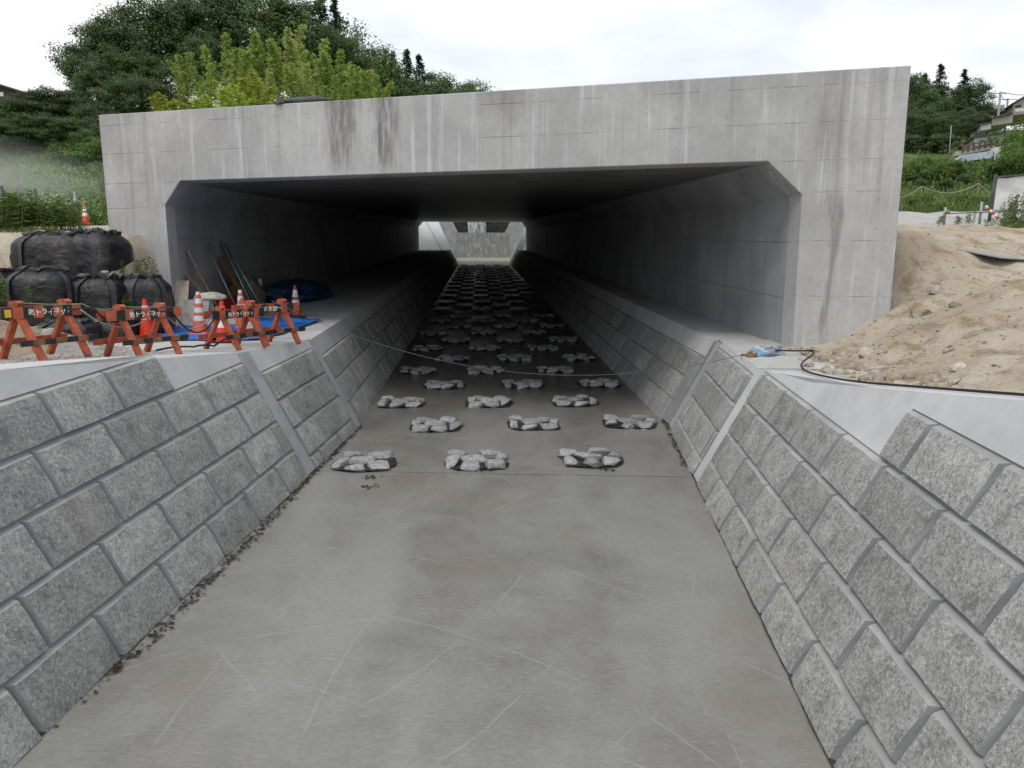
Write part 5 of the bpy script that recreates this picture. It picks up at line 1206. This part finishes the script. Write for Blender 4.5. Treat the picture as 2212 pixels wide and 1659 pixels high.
for i, (px, py) in enumerate([(85, 425), (95, 418), (105, 425), (117, 415), (128, 422), (138, 428), (148, 432), (112, 435), (132, 440), (98, 440), (155, 450), (168, 470), (180, 478)]):
    Y = 23.0 + 0.3 * (i % 3); p = at(px, py, Y); g = H(p.x, Y); h = max(0.3, p.z - g); plant('flowering_weed', 'slender white flowered weed, %s along the fence rails' % ordinal(i + 1), 'weed', 'white flowering weeds at the fence', WEEDF[i % 2], ('stems', 'leaves', 'flowers'), (p.x, Y, g), (h * 1.3, h * 1.3, h))
def reg_shelf(rg): y = rg.uniform(20.8, 25.5); return -y * rg.uniform(0.55 + 0.02 * (y - 20.8), 0.70), y
scatter_leaves('shelf_grass', 'low bright grass fringing the sandy shelf', reg_shelf, 2600, 0.20, 0.03, M['weed'], 15, 0.16)
for i, (x, y, z, h, lab) in enumerate([(-6.55, 13.55, 3.25, 0.30, 'leafy weed sprouting between the middle and top bags'), (-6.25, 13.9, 3.2, 0.42, 'grassy weed growing in the gap beside the portal leg'), (-7.55, 11.9, 2.75, 0.50, 'thin young weed before the left middle bag'), (-6.15, 12.75, 2.55, 0.40, 'small fern hanging on the face of the middle bags'), (-6.3, 10.9, 2.6, 0.28, 'grass tuft on top of the dirt heap'), (-5.55, 10.5, 2.32, 0.14, 'tiny weed in the gravel between the first two barricades')]):
    plant('weed', lab, 'weed', None, WEED[i % 3], ('stems', 'leaves'), (x, y, z), (h * 1.4, h * 1.4, h))

# ------------------------------------------------------------------ right hand background
G2 = 'dark trees of the right hand wood'
for i, (px, py, Y, k, w_) in enumerate([(1950, 150, 76, 'd', 1.0), (1980, 150, 77, 'd', 1.0), (2015, 180, 74, 'd', 1.1), (2055, 178, 76, 'd', 1.0), (2105, 165, 78, 'd', 1.0), (2130, 180, 78, 't', 1.0), (2142, 215, 76, 'd', 0.9), (1965, 215, 68, 'd', 1.1), (2010, 225, 66, 'd', 1.2), (2050, 235, 66, 'd', 1.2), (2095, 225, 68, 'd', 1.1), (2120, 245, 68, 'd', 1.0), (1975, 270, 60, 'd', 1.3), (2030, 275, 60, 'd', 1.4), (2075, 270, 62, 'd', 1.2)]):
    tree_at(px, py, Y, k, 'dark tree, %s from the portal in the %s row of the right hand wood' % ((ordinal(i + 1), 'back') if i < 7 else (ordinal(i - 6), 'middle') if i < 12 else (ordinal(i - 11), 'front')), G2, w_)
for px, py, lab in [(2033, 138, 'small pointed cedar topping the right hand wood'), (2085, 148, 'dark cedar near the right end of the right hand wood'), (2000, 158, 'blunt cedar nearest the portal in the right hand wood')]:
    tree_at(px, py, 76, 'c', lab, 'cedars in the right hand wood', 1.2, 'cedar_tree')
for px, py0, Y, w_, lib, lab in [(1968, 340, 34, 1.0, BUSH_B, 'leafy green bush directly beside the portal edge'), (2008, 322, 35, 1.1, BUSH_B, 'largest leafy green bush across the road'), (2052, 335, 35, 1.0, BUSH_B, 'leafy green bush at the right of the big one'), (2080, 370, 33, 1.0, BUSH, 'darker bush under the stone wall'), (2105, 385, 32, 1.0, BUSH, 'low bush behind the rope fence by the white sheet'), (2040, 380, 31, 0.9, BUSH_D, 'dark undergrowth beneath the leafy bushes'), (1985, 380, 31, 0.9, BUSH_D, 'dark undergrowth beside the portal edge across the road'),
                             (2200, 292, 33, 0.85, BUSH_B, 'bright leafy tree at the right picture edge above the white sheet'), (2225, 250, 36, 1.1, BUSH_B, 'taller bright tree cut by the right picture edge'), (2165, 335, 34, 0.9, BUSH, 'green bush hiding the end of the blue grey awning'), (2215, 262, 50, 0.9, BUSH, 'hillside bush below the upper house'), (2188, 268, 60, 0.8, BUSH, 'hillside bush right of the white bungalow'), (2215, 240, 54, 1.2, BUSH_B, 'hillside bush at the right edge below the upper house')]:
    bush_at(px, py0, 400, Y, lib, lab, 'bushes on the right hillside', w_, 'bush', 'bush')
for px, py0, Y, lab in [(1998, 410, 27.5, 'willowy green shrub on the far verge, left one'), (2058, 415, 28, 'willowy green shrub in the middle of the far verge'), (2085, 412, 27, 'willowy shrub on the far verge behind the striped pole'), (2120, 418, 27, 'willowy shrub right on the far verge by the sheet post'), (1965, 415, 27, 'thin shrub on the far verge beside the portal'), (2035, 432, 26.5, 'low tuft on the verge behind the pipe rail')]:
    bush_at(px, py0, 450, Y, BUSH_B, lab, 'shrubs on the far verge', 1.0)
for i, px in enumerate((1955, 1985, 2015, 2040)):
    bush_at(px, 282 + 6 * (i % 2), 340, 57 - 1.5 * (i % 2), BUSH_D, 'dark undergrowth, %s from the portal under the right hand wood' % ordinal(i + 1), 'undergrowth of the right hand wood', 1.5, 'bush', 'bush')
def reg_verge(rg): y = rg.uniform(26, 31); return y * rg.uniform(0.55, 0.80), y
scatter_leaves('verge_grass', 'dry green grass along the far verge of the road', reg_verge, 3500, 0.30, 0.03, M['grass'], 25, 0.3)
def reg_hillr(rg): y = rg.uniform(31, 45); return y * rg.uniform(0.52, 0.80), y
scatter_leaves('hillside_scrub', 'green scrub covering the right hillside', reg_hillr, 7000, 0.26, 0.14, M['leaf_mid'], 26, 0.35)
# pipe fence at the near side of the road
YR = 18.5
fe = thing('pipe_fence', 'low galvanised pipe rail on short posts beside the gravel road', 'fence', (at(2080, 480, YR).x, YR, H(at(2080, 480, YR).x, YR)))
def zz(px, py): return ((2600 + px * 0.18083) / 1.3562, (450 + py * 0.18083) / 1.3562)
for (a, b) in [((945, 870), (910, 1150)), ((1530, 780), (1480, 1195))]:
    A, B = at(*zz(*a), YR), at(*zz(*b), YR); mb = MB(); mb.tube([V((B.x, YR, H(B.x, YR) - .1)), A], 0.032, 8); mb.build('post', M['pipe'], fe, fe.location)
A, B = at(*zz(910, 970), YR - .06), at(*zz(2250, 915), YR - .06); mb = MB(); mb.tube([A, B], 0.026, 8); mb.build('rail', M['pipe'], fe, fe.location)
A = at(*zz(975, 945), YR - .1); mb = MB(); mb.lathe([(0.01, -.05), (0.06, -.03), (0.06, .03), (0.01, .05)], 10, 0, A); mb.build('clamp', plain('rusty_clamp', (0.35, 0.2, 0.1), 0.7), fe, fe.location)
# red and white pole leaning on the rail
A, B = at(*zz(1590, 845), YR - .25), at(*zz(1905, 1165), YR - .5); mb = MB(); n = 9
for i in range(n): mb.tube([A.lerp(B, i / n), A.lerp(B, (i + 1) / n)], 0.030, 10, i % 2)
o = mb.build('striped_pole', [M['white_paint'], plain('pole_red', (0.55, 0.05, 0.05), 0.5)], None, B); o.location = B; tag(o, 'red and white striped pole leaning on the pipe rail', 'pole')
# white sheet screen and its post
YS = 20.5
scn = thing('sheet_screen', 'dirty white sheet screen stretched from a grey post at the right edge', 'screen', (at(2150, 480, YS).x, YS, H(at(2150, 480, YS).x, YS)))
A, B = at(*zz(1755, 340), YS), at(*zz(1635, 1180), YS); mb = MB(); mb.tube([V((B.x, YS, H(B.x, YS) - .1)), A], 0.045, 8); mb.build('post', M['dark_post'], scn, scn.location)
q00, q10, q11, q01 = at(*zz(1715, 905), YS + .03), at(*zz(2600, 930), YS + .2), at(*zz(2600, 330), YS + .2), at(*zz(1785, 395), YS + .03); mb = MB(); vv = []
for j in range(13):
    for i in range(19):
        u, v = i / 18, j / 12; p = q00 * (1 - u) * (1 - v) + q10 * u * (1 - v) + q11 * u * v + q01 * (1 - u) * v
        vv.append(p + V((0, 0.10 * nse(u * 3 + v * 2, v * 2 - u * 2, 1.4, 4) * min(1, 4 * u), -0.03 * math.sin(u * 9) * v)))
mb.add(vv, [(j * 19 + i, j * 19 + i + 1, (j + 1) * 19 + i + 1, (j + 1) * 19 + i) for j in range(12) for i in range(18)], 0, True); mb.build('sheet', plain('dirty_white_sheet', (0.68, 0.655, 0.63), 0.75, 0.10, 1.5), scn, scn.location, fix=False)
A, B = at(*zz(1770, 385), YS - .05), at(*zz(2600, 320), YS + .1); mb = MB(); mb.tube([A, B], 0.03, 8); mb.build('top_bar', M['dark_post'], scn, scn.location)
# rope fence on the far verge
YV = 27.0; rf = thing('rope_fence', 'sagging pale rope strung on thin stakes across the road', 'fence', (at(2060, 440, YV).x, YV, H(at(2060, 440, YV).x, YV)))
tops = []
for (a, b) in [((-150, 640), (-150, 820)), ((555, 530), (545, 800)), ((1480, 480), (1440, 800)), ((2100, 600), (2090, 850))]:
    A, B = at(*zz(*a), YV), at(*zz(*b), YV); tops.append(A); mb = MB(); mb.tube([V((B.x, YV, H(B.x, YV) - .1)), A], 0.022, 6); mb.build('stake', M['wood'], rf, rf.location)
for A, B in zip(tops, tops[1:]):
    for dz in (0.0, -0.85):
        mb = MB(); mb.tube([A.lerp(B, u / 12) - V((0, 0, 0.30 * 4 * (u / 12) * (1 - u / 12) * (1 if dz == 0 else .3) - dz)) for u in range(13)], 0.018, 5); mb.build('rope', M['rope'], rf, rf.location)
# weeds on the right
for i, (px, py, base, Y, w_, lab) in enumerate([(1365, 880, 1200, 17.6, 0.7, 'lone thin weed in front of the pipe rail'), (1990, 690, 1180, 17.2, 0.55, 'tall willowherb weed left in the row at the right edge'), (2080, 610, 1180, 17.4, 0.55, 'tallest willowherb weed at the right edge'), (2180, 590, 1180, 17.2, 0.55, 'willowherb weed cut by the right picture edge'), (1940, 800, 1180, 17.0, 0.6, 'shorter willowherb weed at the left of the right edge row'), (2240, 640, 1180, 17.5, .55, 'willowherb weed just past the right picture edge'), (1660, 1110, 1200, 17.3, 1.6, 'low leafy weed at the foot of the sheet post'), (1190, 1190, 1290, 16.6, 1.8, 'grass tuft on the sand ridge before the road'), (910, 1125, 1170, 18.2, 2.2, 'grass tuft at the foot of the left rail post')]):
    p = at(*zz(px, py), Y); g = H(p.x, Y); h = max(0.25, p.z - g); plant('weed', lab, 'weed', None, WEED[i % 3], ('stems', 'leaves'), (p.x, Y, g), (h * w_ * 1.3, h * w_ * 1.3, h))
def reg_rw(rg): y = rg.uniform(16.6, 17.6); return y * rg.uniform(0.735, 0.82), y
scatter_leaves('roadside_grass', 'low grass under the tall weeds at the right edge', reg_rw, 500, 0.18, 0.03, M['weed'], 35, 0.22)
# steel plate lying on the sand
p = V((8.6, 11.6, h_right(8.6, 11.6) + 0.0)); mb = MB(); mb.box((0, 0, 0), (1.0, 0.8, 0.02), 0, Matrix.Rotation(R(9), 3, 'X')); o = mb.build('road_plate', plain('grey_plate', (0.30, 0.29, 0.28), 0.6, 0.15, 3)); o.location = p; o.rotation_euler = (0.02, 0.05, 0.25); tag(o, 'grey steel plate resting on the crest of the sand bank', 'steel plate')

# ------------------------------------------------------------------ houses and poles on the right hillside
def fq(px, py): return ((2650 + px * 0.18078) / 1.3562, (200 + py * 0.18078) / 1.3562)
M['hwall'] = plain('white_house_wall', (0.66, 0.66, 0.64), 0.8, 0.08, 1); M['hroof'] = plain('dark_roof', (0.07, 0.07, 0.075), 0.7, 0.2, 1); M['glass'] = plain('window_glass', (0.03, 0.035, 0.04), 0.15, 0.2, 1); M['cream'] = plain('cream_wall', (0.50, 0.46, 0.38), 0.8, 0.1, 1)
M['awning'] = plain('blue_grey_sheet_metal', (0.42, 0.47, 0.54), 0.5, 0.08, 1); M['timber'] = plain('brown_timber', (0.12, 0.09, 0.07), 0.8, 0.2, 2)
def facade(e, pts, Y, depth, name, mat):
    """a wall block whose front outline is given at depth Y"""
    mb = MB(); f_ = [at(*fq(*p), Y) for p in pts]; mb.hexa(f_, [p + V((depth * 0.45, depth, 0)) for p in f_]); return mb.build(name, mat, e, e.location)
def e_at(name, label, cat, p, Y, grp=None): q = at(*fq(*p), Y); return thing(name, label, cat, (q.x, Y, H(q.x, Y)), 0, grp)
Y = 56.0; e = e_at('bungalow', 'low white bungalow with small windows on the right hillside', 'house', (1350, 1200), Y)
facade(e, [(1125, 1270), (1600, 1170), (1600, 1050), (1125, 1130)], Y, 6, 'wall', M['hwall'])
facade(e, [(1100, 1125), (1640, 1040), (1660, 1015), (1110, 1100)], Y - .35, 7, 'roof', M['hroof'])
for (x0, y0, x1, y1) in [(1225, 1165, 1285, 1215), (1355, 1140, 1412, 1195), (1435, 1125, 1530, 1170)]:
    w_ = facade(e, [(x0, y1), (x1, y1 - 8), (x1, y0 - 8), (x0, y0)], Y - .06, 0.05, 'window', M['hwall' if x0 != 1355 else 'timber'])
    facade(e, [(x0 + 8, y1 - 8), (x1 - 8, y1 - 14), (x1 - 8, y0 - 2), (x0 + 8, y0 + 6)], Y - .12, 0.05, 'pane', M['glass']).parent = e
Y = 52.0; e = e_at('timber_railing', 'brown timber railing along the terrace before the white bungalow', 'railing', (1200, 1300), Y)
for a, b in [((935, 1260), (1540, 1150)), ((935, 1335), (1540, 1215))]:
    mb = MB(); mb.bar(at(*fq(*a), Y), at(*fq(*b), Y), 0.08, 0.12); mb.build('rail', M['timber'], e, e.location)
for px in range(940, 1540, 92):
    k = (px - 935) / 605; mb = MB(); mb.bar(at(*fq(px, 1370 - 118 * k), Y + .1), at(*fq(px, 1235 - 112 * k), Y + .1), 0.10, 0.10); mb.build('post', M['timber'], e, e.location)
e = e_at('terrace_wall', 'pale terrace wall under the timber railing', 'wall', (1200, 1350), Y); facade(e, [(830, 1420), (1480, 1300), (1480, 1230), (830, 1350)], Y + .4, 2, 'wall_face', M['cream'])
Y = 48.0; e = e_at('carport', 'blue grey sheet metal carport roof above a boulder wall', 'carport', (1200, 1500), Y)
facade(e, [(850, 1480), (960, 1510), (1415, 1455), (1450, 1330), (900, 1410)], Y, 3, 'fascia', M['awning']); facade(e, [(1450, 1560), (1560, 1540), (1560, 1270), (1450, 1290)], Y + .3, 3, 'end_wall', M['hwall'])
facade(e, [(1190, 1600), (1440, 1580), (1440, 1460), (1190, 1490)], Y + 1.2, 1, 'back_wall', plain('stained_concrete', (0.20, 0.19, 0.18), 0.9, 0.3, 1.5))
for i, (px, py, r) in enumerate([(1230, 1600, .45), (1320, 1590, .5), (1400, 1610, .42), (1270, 1660, .5), (1360, 1670, .48), (1440, 1640, .45), (1180, 1680, .42)]):
    q = at(*fq(px, py), 46.5); o = link('wall_boulder', RM[i % 5], None, (q.x, 46.5, q.z)); o.scale = (r, r, r); o.rotation_euler = (0, 0, i); tag(o, 'buff boulder in the wall below the carport', 'boulder', 'boulders of the wall below the carport')
Y = 68.0; e = e_at('gabled_house', 'two storey house with dark gable roof at the right picture edge', 'house', (1850, 700), Y)
facade(e, [(1760, 760), (2400, 680), (2400, 500), (2050, 430), (1760, 590)], Y, 6, 'wall', M['cream'])
facade(e, [(1720, 590), (2060, 420), (2450, 560), (2450, 520), (2060, 375), (1725, 575)], Y - .6, 7.5, 'roof', M['hroof'])
facade(e, [(1800, 640), (1895, 625), (1895, 585), (1800, 605)], Y - .05, 0.05, 'window', M['glass']); facade(e, [(1795, 705), (2000, 690), (2000, 640), (1795, 655)], Y - .8, 0.06, 'balcony', M['hwall'])
Y = 64.0; e = e_at('tiled_house', 'low house with dark spreading roof below the gabled house', 'house', (1550, 800), Y)
facade(e, [(1420, 930), (1750, 880), (1750, 740), (1420, 810)], Y, 6, 'wall', M['cream']); facade(e, [(1365, 820), (1760, 740), (1740, 700), (1440, 790)], Y - .5, 7, 'roof', M['hroof'])
Y = 60.0; e = e_at('shed', 'small pale shed left of the low dark roofed house', 'shed', (1300, 900), Y); facade(e, [(1235, 1010), (1400, 980), (1400, 890), (1235, 920)], Y, 3, 'wall', M['hwall']); facade(e, [(1220, 915), (1420, 880), (1420, 865), (1235, 890)], Y - .3, 3.6, 'roof', M['hroof'])
# utility poles
M['pole'] = plain('grey_pole', (0.28, 0.28, 0.28), 0.7, 0.1, 2)
def upole(label, pt, pb, Y, r, arms, tr=None):
    t, b = at(*fq(*pt), Y), at(*fq(*pb), Y); e = thing('utility_pole', label, 'utility pole', (b.x, Y, H(b.x, Y)), 0, 'utility poles on the right hillside')
    mb = MB(); mb.tube([V((b.x, Y, H(b.x, Y) - .2)), t], [r * 1.3, r], 8); mb.build('shaft', M['pole'], e, e.location)
    for dy, w_ in arms: mb = MB(); c = t - V((0, 0, dy)); mb.bar(c - V((w_, 0.0, 0)), c + V((w_, 0, 0)), 0.06, 0.06); mb.build('crossarm', M['pole'], e, e.location)
    if tr: mb = MB(); mb.lathe([(0.08, -.3), (0.16, -.26), (0.16, .26), (0.08, .3)], 10, 0, t - V((-0.35, 0, tr))); mb.build('transformer', M['pole'], e, e.location)
    return t
t1 = upole('taller utility pole with crossarms against the sky beside the right hand wood', (1555, 380), (1525, 755), 66, 0.09, [(0.15, 0.9), (1.2, 0.5), (2.7, 0.8)], 1.4)
t2 = upole('shorter utility pole left of the gabled house', (1675, 490), (1665, 640), 72, 0.09, [(0.1, 1.0), (0.9, 0.7)])
upole('slim bare pole in front of the right hand wood', (760, 925), (728, 1340), 50, 0.03, [])
for k, (a, b) in enumerate([(t1, at(*fq(2400, 330), 66)), (t1, t2)]):
    hang('power_line', ['thin power line running from the taller pole to the right edge', 'thin power line between the two utility poles'][k], [a, b], [0.4], 0.025, M['cable'], 'power line', None, 8)
# house roof at the far left
Y = 70.0; p = at(15, 190, Y); e = thing('brown_house', 'dark brown house roof peeping over the trees at the left edge', 'house', (p.x, Y, H(p.x, Y)))
mb = MB(); c = p; mb.hexa([V((c.x - 3, Y, c.z - 4)), V((c.x + 1.2, Y, c.z - 4)), V((c.x + 1.2, Y, c.z - .35)), V((c.x - 0.9, Y, c.z + .25)), V((c.x - 3, Y, c.z - .35))], [V((c.x - 3, Y + 6, c.z - 4)), V((c.x + 1.2, Y + 6, c.z - 4)), V((c.x + 1.2, Y + 6, c.z - .35)), V((c.x - .9, Y + 6, c.z + .25)), V((c.x - 3, Y + 6, c.z - .35))]); mb.build('wall', plain('brown_wall', (0.06, 0.04, 0.035), 0.8), e, e.location)
mb = MB(); mb.bar((c.x - 0.9, Y + 3, c.z + .35), (c.x + 1.6, Y + 3, c.z - .42), 6.6, 0.15, 0, (0, 0, 1)); mb.bar((c.x - 0.9, Y + 3, c.z + .35), (c.x - 3.4, Y + 3, c.z - .42), 6.6, 0.15, 0, (0, 0, 1)); mb.build('roof', M['hroof'], e, e.location)
mb = MB(); mb.box((c.x - 0.6, Y - .03, c.z - 0.55), (0.5, 0.05, 0.35)); mb.build('window', M['hwall'], e, e.location)

# ------------------------------------------------------------------ drifting dust over the left shelf
dm = bpy.data.materials.new('dust'); dm.use_nodes = True; dt = dm.node_tree; dt.nodes.clear(); do = dt.nodes.new('ShaderNodeOutputMaterial'); dv = dt.nodes.new('ShaderNodeVolumePrincipled')
dv.inputs['Color'].default_value = (0.98, 0.96, 0.93, 1); dv.inputs['Anisotropy'].default_value = 0.2
tcn = dt.nodes.new('ShaderNodeTexCoord'); ln = dt.nodes.new('ShaderNodeVectorMath'); ln.operation = 'LENGTH'; dt.links.new(tcn.outputs['Object'], ln.inputs[0])
fo = dt.nodes.new('ShaderNodeMapRange'); fo.inputs[1].default_value = 1.0; fo.inputs[2].default_value = 0.15; fo.inputs[3].default_value = 0.0; fo.inputs[4].default_value = 0.26; dt.links.new(ln.outputs['Value'], fo.inputs[0])
nn_ = dt.nodes.new('ShaderNodeTexNoise'); nn_.inputs['Scale'].default_value = 2.2; nn_.inputs['Detail'].default_value = 2; dt.links.new(tcn.outputs['Object'], nn_.inputs['Vector'])
mm = dt.nodes.new('ShaderNodeMath'); mm.operation = 'MULTIPLY'; dt.links.new(fo.outputs[0], mm.inputs[0]); dt.links.new(nn_.outputs['Fac'], mm.inputs[1]); dt.links.new(mm.outputs[0], dv.inputs['Density']); dt.links.new(dv.outputs[0], do.inputs['Volume'])
bm = bmesh.new(); bmesh.ops.create_icosphere(bm, subdivisions=3, radius=1.0); me = bpy.data.meshes.new('dust_cloud'); bm.to_mesh(me); bm.free(); me.materials.append(dm)
p = at(10, 410, 33); o = link('dust_cloud', me, None, (p.x - 2.0, 33, p.z)); o.scale = (8.0, 4.0, 2.4); o['kind'] = 'stuff'; o['label'] = 'pale dust drifting over the slope at the left'
